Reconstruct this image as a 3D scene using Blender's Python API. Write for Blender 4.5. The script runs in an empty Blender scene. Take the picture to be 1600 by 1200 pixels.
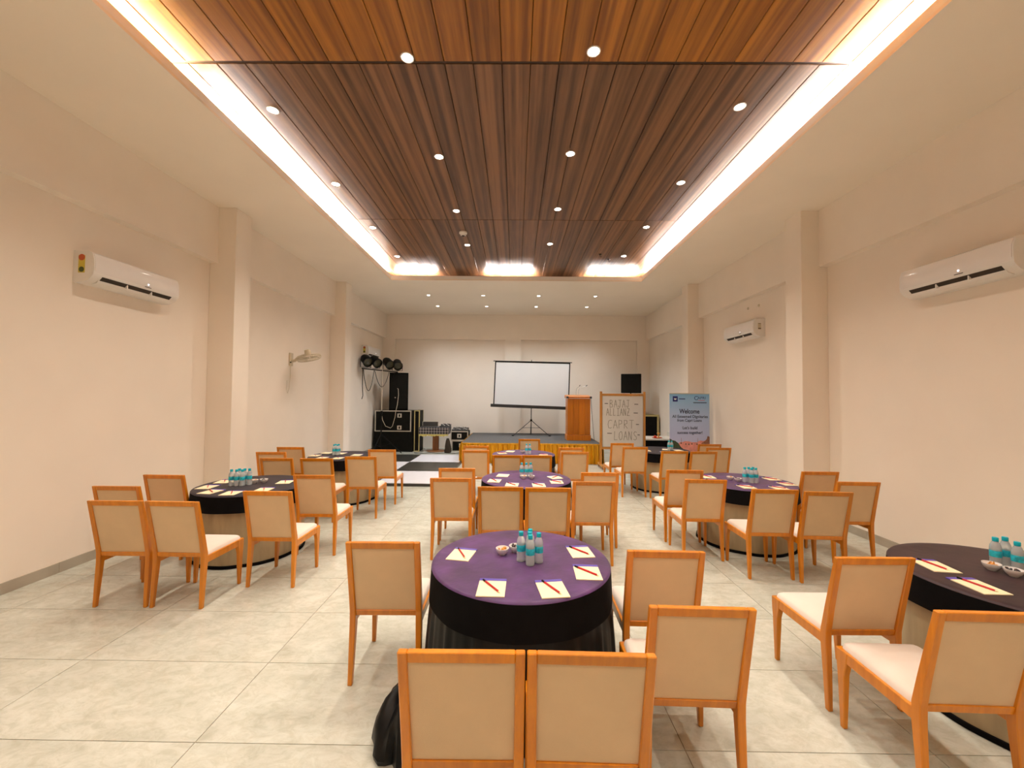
import bpy, bmesh, math, random
from mathutils import Vector, Matrix, Euler
random.seed(7)
PI = math.pi
SC = bpy.context.scene
COL = SC.collection

# ------------------------------------------------------------------ camera
cam_d = bpy.data.cameras.new('camera')
cam_d.sensor_fit = 'HORIZONTAL'; cam_d.sensor_width = 36.0
cam_d.lens = 636.55 * 36.0 / 1600.0
cam_d.clip_start = 0.05; cam_d.clip_end = 100
cam = bpy.data.objects.new('camera', cam_d); COL.objects.link(cam)
cam.matrix_world = (Matrix.Translation((0, 0, 1.85)) @ Matrix.Rotation(0.0088, 4, 'Z')
                    @ Matrix.Rotation(PI / 2 + 0.0285, 4, 'X') @ Matrix.Rotation(0.0091, 4, 'Z'))
SC.camera = cam

# ------------------------------------------------------------------ world, light levels and exposure
world = bpy.data.worlds.new('world'); SC.world = world
world.use_nodes = True
world.node_tree.nodes['Background'].inputs[0].default_value = (0.9, 0.8, 0.7, 1)
world.node_tree.nodes['Background'].inputs[1].default_value = 0.02
SC.view_settings.view_transform = 'Standard'
SC.view_settings.look = 'None'
SC.view_settings.exposure = 0.0
SC.view_settings.gamma = 1.0
SC.view_settings.use_curve_mapping = False
SPOT_W = 132.0            # recessed downlights in the timber ceiling
SPOT_STAGE_W = 138.0       # smaller downlights over the stage
SPOT_REAR_W = 90.0      # downlights above and behind the viewpoint
SPOT_COL = (1.0, 0.885, 0.75)
SPOT_STAGE_COL = (0.95, 0.98, 1.0)
LED_L = 520.0             # cove strips
SC.cycles.diffuse_bounces = 5
SC.cycles.max_bounces = 10
SC.cycles.adaptive_threshold = 0.04
SC.cycles.sample_clamp_indirect = 6.0

# ------------------------------------------------------------------ materials
MATS = {}
def mat(name, col, rough=0.6, metal=0.0, spec=0.5, var=0.06, scale=8.0, bump=0.0, bscale=60.0,
        stretch=(1, 1, 1), emit=None, trans=0.0, ior=1.45, sheen=0.0, coat=0.0):
    if name in MATS: return MATS[name]
    m = bpy.data.materials.new(name); m.use_nodes = True
    nt = m.node_tree; N = nt.nodes; L = nt.links
    b = N['Principled BSDF']
    b.inputs['Roughness'].default_value = rough
    b.inputs['Metallic'].default_value = metal
    b.inputs['Specular IOR Level'].default_value = spec
    b.inputs['IOR'].default_value = ior
    b.inputs['Transmission Weight'].default_value = trans
    b.inputs['Sheen Weight'].default_value = sheen
    b.inputs['Coat Weight'].default_value = coat
    tc = N.new('ShaderNodeTexCoord'); mp = N.new('ShaderNodeMapping')
    mp.inputs['Scale'].default_value = stretch
    nz = N.new('ShaderNodeTexNoise'); nz.inputs['Scale'].default_value = scale; nz.inputs['Detail'].default_value = 4
    L.new(tc.outputs['Object'], mp.inputs['Vector']); L.new(mp.outputs['Vector'], nz.inputs['Vector'])
    rp = N.new('ShaderNodeValToRGB')
    c0 = [max(0, c * (1 - var)) for c in col]; c1 = [min(1, c * (1 + var)) for c in col]
    rp.color_ramp.elements[0].position = 0.3; rp.color_ramp.elements[1].position = 0.7
    rp.color_ramp.elements[0].color = (*c0, 1); rp.color_ramp.elements[1].color = (*c1, 1)
    L.new(nz.outputs['Fac'], rp.inputs['Fac']); L.new(rp.outputs['Color'], b.inputs['Base Color'])
    if bump > 0:
        n2 = N.new('ShaderNodeTexNoise'); n2.inputs['Scale'].default_value = bscale; n2.inputs['Detail'].default_value = 3
        L.new(mp.outputs['Vector'], n2.inputs['Vector'])
        bp = N.new('ShaderNodeBump'); bp.inputs['Strength'].default_value = bump; bp.inputs['Distance'].default_value = 0.01
        L.new(n2.outputs['Fac'], bp.inputs['Height']); L.new(bp.outputs['Normal'], b.inputs['Normal'])
    if emit:
        b.inputs['Emission Color'].default_value = (*emit[0], 1); b.inputs['Emission Strength'].default_value = emit[1]
    MATS[name] = m
    return m

def mat_wood(name, c_dark, c_light, rough=0.4, axis=1, grain=1.0, world=False, coat=0.0, stripes=False):
    if name in MATS: return MATS[name]
    m = bpy.data.materials.new(name); m.use_nodes = True
    nt = m.node_tree; N = nt.nodes; L = nt.links; b = N['Principled BSDF']
    b.inputs['Roughness'].default_value = rough; b.inputs['Coat Weight'].default_value = coat
    tc = N.new('ShaderNodeTexCoord'); geo = N.new('ShaderNodeNewGeometry'); oi = N.new('ShaderNodeObjectInfo')
    mp = N.new('ShaderNodeMapping')
    s = [28 * grain] * 3; s[axis] = 1.3 * grain
    mp.inputs['Scale'].default_value = s
    add = N.new('ShaderNodeVectorMath'); add.operation = 'ADD'
    mul = N.new('ShaderNodeVectorMath'); mul.operation = 'SCALE'; mul.inputs[0].default_value = (7, 13, 5)
    L.new(oi.outputs['Random'], mul.inputs['Scale'])
    L.new((geo.outputs['Position'] if world else tc.outputs['Object']), add.inputs[0]); L.new(mul.outputs[0], add.inputs[1])
    L.new(add.outputs[0], mp.inputs['Vector'])
    nz = N.new('ShaderNodeTexNoise'); nz.inputs['Scale'].default_value = 1.0; nz.inputs['Detail'].default_value = 6
    nz.inputs['Roughness'].default_value = 0.62
    L.new(mp.outputs['Vector'], nz.inputs['Vector'])
    rp = N.new('ShaderNodeValToRGB')
    rp.color_ramp.elements[0].position = 0.28; rp.color_ramp.elements[1].position = 0.72
    rp.color_ramp.elements[0].color = (*c_dark, 1); rp.color_ramp.elements[1].color = (*c_light, 1)
    fac = nz.outputs['Fac']
    if stripes:       # broad two-tone streaks printed along the board
        mp2 = N.new('ShaderNodeMapping'); s2 = [15.0] * 3; s2[axis] = 0.10; mp2.inputs['Scale'].default_value = s2
        L.new(add.outputs[0], mp2.inputs['Vector'])
        n2 = N.new('ShaderNodeTexNoise'); n2.inputs['Scale'].default_value = 1.0; n2.inputs['Detail'].default_value = 1.0
        L.new(mp2.outputs['Vector'], n2.inputs['Vector'])
        mx = N.new('ShaderNodeMix'); mx.data_type = 'FLOAT'; mx.inputs[0].default_value = 0.62
        L.new(nz.outputs['Fac'], mx.inputs[2]); L.new(n2.outputs['Fac'], mx.inputs[3]); fac = mx.outputs[0]
        rp.color_ramp.elements[0].position = 0.38; rp.color_ramp.elements[1].position = 0.62
    L.new(fac, rp.inputs['Fac'])
    hs = N.new('ShaderNodeHueSaturation'); mr = N.new('ShaderNodeMapRange')
    mr.inputs['To Min'].default_value = 0.88; mr.inputs['To Max'].default_value = 1.12
    L.new(oi.outputs['Random'], mr.inputs['Value']); L.new(mr.outputs[0], hs.inputs['Value'])
    L.new(rp.outputs['Color'], hs.inputs['Color']); L.new(hs.outputs['Color'], b.inputs['Base Color'])
    bp = N.new('ShaderNodeBump'); bp.inputs['Strength'].default_value = 0.06; bp.inputs['Distance'].default_value = 0.004
    L.new(nz.outputs['Fac'], bp.inputs['Height']); L.new(bp.outputs['Normal'], b.inputs['Normal'])
    MATS[name] = m
    return m

def mat_tile():
    m = bpy.data.materials.new('floor_tile_stone'); m.use_nodes = True
    nt = m.node_tree; N = nt.nodes; L = nt.links; b = N['Principled BSDF']
    geo = N.new('ShaderNodeNewGeometry'); oi = N.new('ShaderNodeObjectInfo')
    mul = N.new('ShaderNodeVectorMath'); mul.operation = 'SCALE'; mul.inputs[0].default_value = (31, 17, 5)
    add = N.new('ShaderNodeVectorMath'); add.operation = 'ADD'
    L.new(oi.outputs['Random'], mul.inputs['Scale']); L.new(geo.outputs['Position'], add.inputs[0]); L.new(mul.outputs[0], add.inputs[1])
    mp = N.new('ShaderNodeMapping'); mp.inputs['Rotation'].default_value = (0, 0, 0.6); mp.inputs['Scale'].default_value = (1.0, 1.5, 1)
    L.new(add.outputs[0], mp.inputs['Vector'])
    n1 = N.new('ShaderNodeTexNoise'); n1.inputs['Scale'].default_value = 3.0; n1.inputs['Detail'].default_value = 9
    n1.inputs['Roughness'].default_value = 0.72; n1.inputs['Distortion'].default_value = 0.5
    n2 = N.new('ShaderNodeTexNoise'); n2.inputs['Scale'].default_value = 9.0; n2.inputs['Detail'].default_value = 8
    n2.inputs['Roughness'].default_value = 0.75; n2.inputs['Distortion'].default_value = 1.2
    L.new(mp.outputs['Vector'], n1.inputs['Vector']); L.new(mp.outputs['Vector'], n2.inputs['Vector'])
    r1 = N.new('ShaderNodeValToRGB'); e = r1.color_ramp.elements
    e[0].position = 0.32; e[0].color = (0.46, 0.465, 0.40, 1); e[1].position = 0.66; e[1].color = (0.60, 0.61, 0.545, 1)
    L.new(n1.outputs['Fac'], r1.inputs['Fac'])
    r2 = N.new('ShaderNodeValToRGB'); e = r2.color_ramp.elements
    e[0].position = 0.40; e[0].color = (0.84, 0.82, 0.77, 1); e[1].position = 0.55; e[1].color = (1, 1, 1, 1)
    L.new(n2.outputs['Fac'], r2.inputs['Fac'])
    mx = N.new('ShaderNodeMix'); mx.data_type = 'RGBA'; mx.blend_type = 'MULTIPLY'; mx.inputs[0].default_value = 0.7
    L.new(r1.outputs['Color'], mx.inputs[6]); L.new(r2.outputs['Color'], mx.inputs[7])
    L.new(mx.outputs[2], b.inputs['Base Color'])
    b.inputs['Roughness'].default_value = 0.14; b.inputs['Specular IOR Level'].default_value = 0.5
    MATS['floor_tile_stone'] = m
    return m

def mat_zigzag():
    m = bpy.data.materials.new('zigzag_cloth'); m.use_nodes = True
    nt = m.node_tree; N = nt.nodes; L = nt.links; b = N['Principled BSDF']; b.inputs['Roughness'].default_value = 0.8
    tc = N.new('ShaderNodeTexCoord'); mp = N.new('ShaderNodeMapping')
    mp.inputs['Rotation'].default_value = (0, 0.785, 0)
    L.new(tc.outputs['Object'], mp.inputs['Vector'])
    ck = N.new('ShaderNodeTexChecker'); ck.inputs['Scale'].default_value = 16
    ck.inputs['Color1'].default_value = (0.24, 0.21, 0.20, 1); ck.inputs['Color2'].default_value = (0.02, 0.02, 0.024, 1)
    L.new(mp.outputs['Vector'], ck.inputs['Vector']); L.new(ck.outputs['Color'], b.inputs['Base Color'])
    return m

def mat_banner():
    m = bpy.data.materials.new('banner_print_sky'); m.use_nodes = True
    nt = m.node_tree; N = nt.nodes; L = nt.links; b = N['Principled BSDF']; b.inputs['Roughness'].default_value = 0.45
    tc = N.new('ShaderNodeTexCoord'); sp = N.new('ShaderNodeSeparateXYZ'); L.new(tc.outputs['Object'], sp.inputs[0])
    mr = N.new('ShaderNodeMapRange'); mr.inputs['From Min'].default_value = 0.7; mr.inputs['From Max'].default_value = 1.95
    L.new(sp.outputs['Z'], mr.inputs['Value'])
    rp = N.new('ShaderNodeValToRGB'); e = rp.color_ramp.elements
    e[0].position = 0.0; e[0].color = (0.50, 0.52, 0.80, 1)
    e[1].position = 1.0; e[1].color = (0.20, 0.46, 0.75, 1)
    k = e.new(0.6); k.color = (0.40, 0.54, 0.82, 1)
    L.new(mr.outputs[0], rp.inputs['Fac']); L.new(rp.outputs['Color'], b.inputs['Base Color'])
    return m

M_wall = mat('wall_paint', (0.875, 0.79, 0.69), 0.75, spec=0.3, var=0.025, scale=1.2)
M_ceil = mat('ceiling_paint', (0.90, 0.815, 0.695), 0.8, spec=0.2, var=0.02, scale=1.0)
M_lip = mat('cove_lip_paint', (0.90, 0.88, 0.84), 0.7, spec=0.3, var=0.01)
M_grout = mat('grout', (0.30, 0.23, 0.15), 0.9, var=0.1)
M_tile = mat_tile()
M_skirting = mat('skirting_tile', (0.40, 0.36, 0.29), 0.3, var=0.15, scale=3)
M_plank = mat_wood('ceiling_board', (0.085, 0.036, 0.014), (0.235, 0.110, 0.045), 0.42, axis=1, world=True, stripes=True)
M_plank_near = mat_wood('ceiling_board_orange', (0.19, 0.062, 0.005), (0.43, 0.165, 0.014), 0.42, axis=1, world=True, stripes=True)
M_joint = mat('ceiling_joint', (0.045, 0.022, 0.012), 0.6)
M_chair = mat_wood('honey_beech', (0.50, 0.150, 0.003), (0.70, 0.248, 0.006), 0.32, axis=2, grain=0.8, coat=0.2)
M_fabric = mat('cream_upholstery', (0.66, 0.475, 0.285), 0.85, spec=0.25, var=0.05, scale=5, bump=0.15, bscale=350, sheen=0.2)
M_seat = mat('cream_seat_fabric', (0.72, 0.63, 0.56), 0.8, spec=0.25, var=0.04, scale=5, bump=0.12, bscale=350, sheen=0.2)
M_purple = mat('purple_satin', (0.068, 0.022, 0.105), 0.45, spec=0.35, var=0.35, scale=6, bump=0.5, bscale=9, sheen=0.12)
M_plum = mat('dark_plum_satin', (0.030, 0.013, 0.018), 0.5, spec=0.3, var=0.25, scale=6, bump=0.3, bscale=8, sheen=0.05)
M_blackcloth = mat('black_cloth', (0.004, 0.0035, 0.004), 0.75, spec=0.08, var=0.2, scale=9, bump=0.1, bscale=30)
M_blacktop = mat('black_cloth_top', (0.020, 0.015, 0.022), 0.6, spec=0.3, var=0.2, scale=9, bump=0.15, bscale=12, sheen=0.06)
M_satinblack = mat('black_satin', (0.004, 0.004, 0.004), 0.42, spec=0.22, var=0.2, scale=9)
M_champ = mat('champagne_skirt', (0.36, 0.28, 0.165), 0.5, spec=0.4, var=0.16, scale=4, stretch=(3, 3, 0.6), bump=0.15, bscale=10)
M_gold = mat('gold_satin', (0.66, 0.31, 0.01), 0.45, spec=0.4, var=0.25, scale=10, stretch=(3, 1, .3))
M_carpet = mat('grey_stage_carpet', (0.10, 0.097, 0.095), 0.9, spec=0.1, var=0.15, scale=20, bump=0.3, bscale=200)
M_white = mat('white_plastic', (0.80, 0.77, 0.73), 0.4, var=0.02)
M_gloss = mat('white_gloss_plastic', (0.82, 0.78, 0.75), 0.06, spec=0.6, var=0.01, coat=0.4)
M_ivory = mat('ivory_plastic', (0.62, 0.54, 0.40), 0.5, var=0.05)
M_dark = mat('dark_slot', (0.03, 0.02, 0.012), 0.6)
M_black = mat('black_plastic', (0.006, 0.006, 0.005), 0.5, spec=0.15, var=0.2)
M_blackmat = mat('black_speaker_cloth', (0.005, 0.005, 0.004), 0.85, spec=0.06, var=0.3, scale=40)
M_case = mat('black_case_laminate', (0.007, 0.0065, 0.005), 0.55, spec=0.12, var=0.2, scale=12)
M_alu = mat('aluminium_edge', (0.62, 0.58, 0.50), 0.35, metal=0.6, var=0.05)
M_gilt = mat('brass_edge', (0.55, 0.46, 0.20), 0.4, metal=0.3, var=0.1)
M_chrome = mat('chrome', (0.55, 0.53, 0.5), 0.45, metal=1.0, var=0.03)
M_steel = mat('dark_steel', (0.05, 0.05, 0.05), 0.4, metal=0.6)
M_screen = mat('projection_fabric', (0.72, 0.73, 0.735), 0.8, spec=0.1, var=0.01, scale=2)
M_board = mat('whiteboard_enamel', (0.62, 0.59, 0.55), 0.3, var=0.03, scale=4)
M_ink = mat('marker_ink', (0.06, 0.055, 0.05), 0.6)
M_inkpale = mat('marker_ink_faint', (0.20, 0.19, 0.15), 0.6)
M_navy = mat('print_navy', (0.012, 0.012, 0.06), 0.5)
M_logo = mat('print_logo_blue', (0.008, 0.015, 0.16), 0.5)
M_red = mat('print_red', (0.55, 0.03, 0.03), 0.5)
M_pink = mat('print_pink', (0.75, 0.30, 0.26), 0.5, var=0.15, scale=12)
M_green = mat('print_foliage', (0.045, 0.065, 0.035), 0.6, var=0.5, scale=30)
M_brownp = mat('print_brown', (0.30, 0.13, 0.08), 0.6, var=0.4, scale=30)
M_sky = mat_banner()
M_zig = mat_zigzag()
M_paper = mat('notepad_paper', (0.84, 0.72, 0.48), 0.7, spec=0.2, var=0.04, scale=9)
M_header = mat('notepad_header', (0.10, 0.07, 0.36), 0.6)
M_pencil = mat('red_lacquer', (0.50, 0.012, 0.018), 0.3)
M_cap = mat('teal_cap', (0.0, 0.40, 0.52), 0.35)
M_label = mat('teal_label', (0.02, 0.45, 0.58), 0.4, var=0.35, scale=55)
M_bottle = mat('clear_bottle', (0.90, 0.96, 0.98), 0.04, var=0.01, trans=0.66, ior=1.22)
M_ceramic = mat('white_ceramic', (0.78, 0.74, 0.72), 0.15, var=0.01)
M_sweet_a = mat('orange_sweets', (0.62, 0.28, 0.06), 0.4, var=0.5, scale=60)
M_sweet_b = mat('dark_sweets', (0.04, 0.03, 0.035), 0.3, var=0.9, scale=60)
M_teak = mat_wood('podium_veneer', (0.48, 0.13, 0.003), (0.62, 0.19, 0.006), 0.35, axis=2)
M_pine = mat_wood('easel_wood', (0.42, 0.17, 0.03), (0.56, 0.25, 0.05), 0.4, axis=2)
M_dfw = mat('dance_white', (0.74, 0.74, 0.80), 0.25, var=0.02)
M_dfb = mat('dance_black', (0.035, 0.034, 0.03), 0.3, var=0.2)
M_lens = mat('lamp_lens', (1, 1, 1), 0.4, emit=((1.0, 0.93, 0.82), 40.0))
M_led = mat('cove_led', (1, 1, 1), 0.4, emit=((1.0, 0.93, 0.85), LED_L))
M_ledwarm = mat('cove_led_warm', (1, 1, 1), 0.4, emit=((1.0, 0.78, 0.42), LED_L * 0.55))
M_ind = mat('indicator', (1, 1, 1), 0.4, emit=((0.8, 0.85, 1.0), 6.0))
M_yellow = mat('yellow_sticker', (0.62, 0.50, 0.06), 0.5)
M_yred = mat('red_sticker', (0.50, 0.10, 0.03), 0.5)
M_ygreen = mat('green_sticker', (0.08, 0.10, 0.02), 0.5)
M_amber = mat('par_lens', (0.07, 0.065, 0.035), 0.2, var=0.4, scale=40)
M_yclo = mat('pale_yellow_fringe', (0.62, 0.52, 0.16), 0.7, var=0.15, scale=30)
M_brown = mat_wood('brown_pedestal', (0.20, 0.07, 0.02), (0.33, 0.12, 0.03), 0.4, axis=2)
M_wtable = mat('pale_table_top', (0.70, 0.66, 0.58), 0.4, var=0.03)
M_flame = mat('brass_lamp', (0.75, 0.50, 0.12), 0.3, metal=0.5)
M_flamered = mat('red_plate', (0.60, 0.06, 0.02), 0.4)

# ------------------------------------------------------------------ mesh helpers
def box(bm, x0, x1, y0, y1, z0, z1, M=None):
    vs = [bm.verts.new(Vector(p) if M is None else M @ Vector(p)) for p in
          ((x0, y0, z0), (x1, y0, z0), (x1, y1, z0), (x0, y1, z0), (x0, y0, z1), (x1, y0, z1), (x1, y1, z1), (x0, y1, z1))]
    return [bm.faces.new([vs[i] for i in f]) for f in
            ((0, 3, 2, 1), (4, 5, 6, 7), (0, 1, 5, 4), (1, 2, 6, 5), (2, 3, 7, 6), (3, 0, 4, 7))]

def loft(bm, rings, cap=True):
    R = [[bm.verts.new(p) for p in r] for r in rings]
    n = len(R[0])
    for a, b in zip(R[:-1], R[1:]):
        for i in range(n):
            bm.faces.new((a[i], a[(i + 1) % n], b[(i + 1) % n], b[i]))
    if cap:
        bm.faces.new(R[0][::-1]); bm.faces.new(R[-1])

def tube(bm, pts, r, n=8, cap=True):
    pts = [Vector(p) for p in pts]; rings = []
    rr = r if isinstance(r, (list, tuple)) else [r] * len(pts)
    up = None
    for i, p in enumerate(pts):
        d = (pts[min(i + 1, len(pts) - 1)] - pts[max(i - 1, 0)]).normalized()
        if up is None:
            up = Vector((0, 0, 1)) if abs(d.z) < 0.9 else Vector((0, 1, 0))
        s = d.cross(up).normalized(); u = s.cross(d).normalized(); up = u
        rings.append([p + (s * math.cos(2 * PI * k / n) + u * math.sin(2 * PI * k / n)) * rr[i] for k in range(n)])
    loft(bm, rings, cap)

def lathe(bm, prof, n=24, M=None, cap0=True, cap1=True):
    rings = []
    for r, z in prof:
        ring = [Vector((r * math.cos(2 * PI * k / n), r * math.sin(2 * PI * k / n), z)) for k in range(n)]
        rings.append([M @ v for v in ring] if M is not None else ring)
    R = [[bm.verts.new(p) for p in r] for r in rings]
    for a, b in zip(R[:-1], R[1:]):
        for i in range(n):
            bm.faces.new((a[i], a[(i + 1) % n], b[(i + 1) % n], b[i]))
    if cap0: bm.faces.new(R[0][::-1])
    if cap1: bm.faces.new(R[-1])

def prism(bm, pts, t, M=None):
    """polygon in x,z extruded along y by t"""
    a = [Vector((x, 0, z)) for x, z in pts]; b = [Vector((x, t, z)) for x, z in pts]
    if M is not None: a = [M @ v for v in a]; b = [M @ v for v in b]
    loft(bm, [a, b])

def sagline(a, b, sag, n=10):
    a, b = Vector(a), Vector(b)
    return [a.lerp(b, i / n) + Vector((0, 0, -sag * 4 * (i / n) * (1 - i / n))) for i in range(n + 1)]

def mesh(name, bm, mats, smooth=False, bevel=0.0, seg=2):
    if bevel > 0:
        bmesh.ops.bevel(bm, geom=list(bm.edges), offset=bevel, segments=seg, profile=0.5, affect='EDGES', clamp_overlap=True)
    bmesh.ops.recalc_face_normals(bm, faces=list(bm.faces))
    me = bpy.data.meshes.new(name); bm.to_mesh(me); bm.free()
    for m in (mats if isinstance(mats, (list, tuple)) else [mats]): me.materials.append(m)
    if smooth:
        for p in me.polygons: p.use_smooth = True
        try: me.set_sharp_from_angle(angle=math.radians(38))
        except Exception: pass
    return me

def link(name, me, parent=None, loc=None, rot=None):
    o = bpy.data.objects.new(name, me); COL.objects.link(o)
    if parent is not None: o.parent = parent
    if loc is not None: o.location = loc
    if rot is not None: o.rotation_euler = rot
    return o

def obj(name, bm, mats, parent=None, loc=None, rot=None, smooth=False, bevel=0.0, seg=2):
    return link(name, mesh(name, bm, mats, smooth, bevel, seg), parent, loc, rot)

def tag(o, label=None, cat=None, group=None, kind=None):
    if label: o['label'] = label
    if cat: o['category'] = cat
    if group: o['group'] = group
    if kind: o['kind'] = kind
    return o

def thing(name, label, cat, loc=(0, 0, 0), rz=0.0, group=None):
    o = bpy.data.objects.new(name, None); COL.objects.link(o)
    o.empty_display_size = 0.1
    o.location = loc; o.rotation_euler = (0, 0, rz)
    return tag(o, label, cat, group)

def dup(root, loc, rz=0.0, label=None, group=None):
    r = root.copy(); COL.objects.link(r); r.location = loc; r.rotation_euler = (0, 0, rz)
    tag(r, label, None, group)
    for ch in list(root.children):
        c = ch.copy(); COL.objects.link(c); c.parent = r
        for g in list(ch.children):
            d = g.copy(); COL.objects.link(d); d.parent = c
    return r

def bbox(name, x0, x1, y0, y1, z0, z1, m, parent=None, bevel=0.0, seg=2, loc=None, rot=None, smooth=False):
    bm = bmesh.new(); box(bm, x0, x1, y0, y1, z0, z1)
    return obj(name, bm, m, parent, loc, rot, smooth, bevel, seg)

def text(name, body, size, m, parent, loc, rot=(PI / 2, 0, 0), align='CENTER', ext=0.0008, bold=0.0, width=None):
    cu = bpy.data.curves.new(name, 'FONT'); cu.body = body; cu.size = size; cu.align_x = align; cu.align_y = 'CENTER'
    cu.extrude = ext; cu.offset = bold
    t = bpy.data.objects.new('tmp_text', cu); COL.objects.link(t)
    bpy.context.view_layer.update()
    me = bpy.data.meshes.new_from_object(t.evaluated_get(bpy.context.evaluated_depsgraph_get()))
    bpy.data.objects.remove(t); bpy.data.curves.remove(cu)
    if width:
        xs = [v.co.x for v in me.vertices]; k = width / max(1e-6, max(xs) - min(xs))
        for v in me.vertices: v.co.x *= k
    me.materials.clear(); me.materials.append(m); me.name = name
    return link(name, me, parent, loc, rot)

# ------------------------------------------------------------------ the room
XL, XR, YN, YF = -4.655, 4.655, -3.0, 14.31
ZC, BZ, PR = 4.67, 3.82, 0.12          # ceiling, underside of wall beams, how far beams stand proud
CXL, CXR, CYN, CYF = -3.08, 3.06, -2.4, 9.93   # opening of the cove
ZW = 4.88                              # timber ceiling

def structure(o, label):
    return tag(o, label, kind='structure')

# floor: bed of grout and single stone tiles
floor = structure(bbox('floor', XL - .1, XR + .1, YN - .1, YF + .1, -0.12, -0.004, M_grout), 'pale polished stone tile floor of the hall')
xj = [XL] + [-1.68 + 1.293 * k for k in range(-2, 5)] + [XR]
yj = [YN] + [2.84 + .645 * k for k in range(-8, 18)] + [YF]
tile_cache = {}
for xa, xb in zip(xj[:-1], xj[1:]):
    for ya, yb in zip(yj[:-1], yj[1:]):
        w, d = round(xb - xa, 3), round(yb - ya, 3)
        if (w, d) not in tile_cache:
            bm = bmesh.new(); g = 0.0022
            box(bm, -w / 2 + g, w / 2 - g, -d / 2 + g, d / 2 - g, -0.0035, 0.0)
            tile_cache[(w, d)] = mesh('tile', bm, M_tile)
        link('tile', tile_cache[(w, d)], floor, ((xa + xb) / 2, (ya + yb) / 2, 0))

def wall_side(name, sx, label):
    X = XL if sx < 0 else XR
    o = structure(bbox(name, min(X, X + sx * .2), max(X, X + sx * .2), YN - .2, YF + .2, 0, 5.1, M_wall), label)
    bbox('beam', min(X, X - sx * PR), max(X, X - sx * PR), YN, YF, BZ, ZC, M_wall, o)
    for y0, y1 in ((1.75, 2.11), (6.09, 6.45), (10.11, 10.47)):
        if y1 < 3: continue
        bbox('pillar', min(X, X - sx * .39), max(X, X - sx * .39), y0, y1, 0, ZC, M_wall, o, bevel=.004, seg=1)
    return o
wall_l = wall_side('wall_left', -1, 'cream painted side wall with beam and two pillars, left of the room')
wall_r = wall_side('wall_right', 1, 'cream painted side wall with beam and two pillars, right of the room')
wall_b = structure(bbox('wall_back', XL, XR, YF, YF + .2, 0, 5.1, M_wall), 'cream painted end wall behind the stage')
bbox('beam', XL, XR, YF - PR, YF, 3.80, ZC, M_wall, wall_b)
for x0, x1 in ((XL, -4.23), (-.38, .18), (4.23, XR)):
    bbox('pillar', x0, x1, YF - PR, YF, 0, 3.80, M_wall, wall_b)
structure(bbox('wall_front', XL, XR, YN - .2, YN, 0, 5.1, M_wall), 'cream painted wall behind the viewpoint')

for nm, X, s, lab in (('baseboard_left', XL, 1, 'beige tile skirting along the left wall'), ('baseboard_right', XR, -1, 'beige tile skirting along the right wall')):
    bb = structure(bbox(nm, min(X, X + s * .006), max(X, X + s * .006), YN, YF, 0, .1, M_grout), lab)
    spans = [(-3.0, -.99), (-.99, .3), (.3, 1.59), (1.59, 2.88), (2.88, 4.17), (4.17, 5.46), (5.46, 6.09), (6.45, 7.74), (7.74, 9.03), (9.03, 10.11), (10.47, 11.6), (11.6, 12.9), (12.9, YF)]
    for a, b in spans:
        bbox('tile', min(X, X + s * .013), max(X, X + s * .013), a + .0015, b - .0015, 0, .104, M_skirting, bb)

# ceiling: painted border slabs, cove lip, timber boards above
bm = bmesh.new()
box(bm, XL, CXL, YN, YF, ZC, ZC + .03); box(bm, CXR, XR, YN, YF, ZC, ZC + .03)
box(bm, CXL, CXR, CYF, YF, ZC, ZC + .03); box(bm, CXL, CXR, YN, CYN, ZC, ZC + .03)
ceiling = structure(obj('ceiling', bm, M_ceil), 'white painted ceiling border around the recessed timber ceiling')
for nm, b in (('cove_lip', (CXL - .03, CXL, CYN - .03, CYF + .03)), ('cove_lip', (CXR, CXR + .03, CYN - .03, CYF + .03)),
              ('cove_lip', (CXL, CXR, CYF, CYF + .03)), ('cove_lip', (CXL, CXR, CYN - .03, CYN))):
    bbox(nm, *b, ZC + .03, 4.78, M_lip, ceiling)
bm = bmesh.new()
box(bm, -3.55, -3.50, -2.8, 10.35, 4.70, 4.95); box(bm, 3.50, 3.55, -2.8, 10.35, 4.70, 4.95)
box(bm, -3.55, 3.55, 10.30, 10.35, 4.70, 4.95); box(bm, -3.55, 3.55, -2.85, -2.80, 4.70, 4.95)
box(bm, -3.55, 3.55, -2.85, 10.35, 4.905, 4.95)
obj('cove_back', bm, M_joint, ceiling)
grooves = [-3.04 + .2626 * k for k in range(-2, 27)]
grooves = [g for g in grooves if -3.6 < g < 3.6]
grooves = [max(-3.5, min(3.5, g)) for g in grooves]
ybays = [-2.8, .35, 3.64, 6.95, 10.3]
pl_cache = {}
for bi, (ya, yb) in enumerate(zip(ybays[:-1], ybays[1:])):
    for xa, xb in zip(grooves[:-1], grooves[1:]):
        w = round(xb - xa, 3)
        if w < .02: continue
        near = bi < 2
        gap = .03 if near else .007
        key = (w, bi)
        if key not in pl_cache:
            bm = bmesh.new(); d = yb - ya; g = .003; c = .004
            y0, y1 = -d / 2 + .004, d / 2 - gap
            loft(bm, [[Vector((-w / 2 + g, y, .02)), Vector((w / 2 - g, y, .02)), Vector((w / 2 - g, y, c)), Vector((w / 2 - g - c, y, 0)),
                       Vector((-w / 2 + g + c, y, 0)), Vector((-w / 2 + g, y, c))] for y in (y0, y1)])
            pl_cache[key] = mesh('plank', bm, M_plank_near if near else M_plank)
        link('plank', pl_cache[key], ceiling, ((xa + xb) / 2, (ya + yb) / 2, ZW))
bbox('joint_strip', -3.5, 3.5, 3.612, 3.642, ZW + .006, ZW + .02, M_joint, ceiling)
bbox('joint_strip', -3.5, 3.5, .322, .352, ZW + .006, ZW + .02, M_joint, ceiling)

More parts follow.
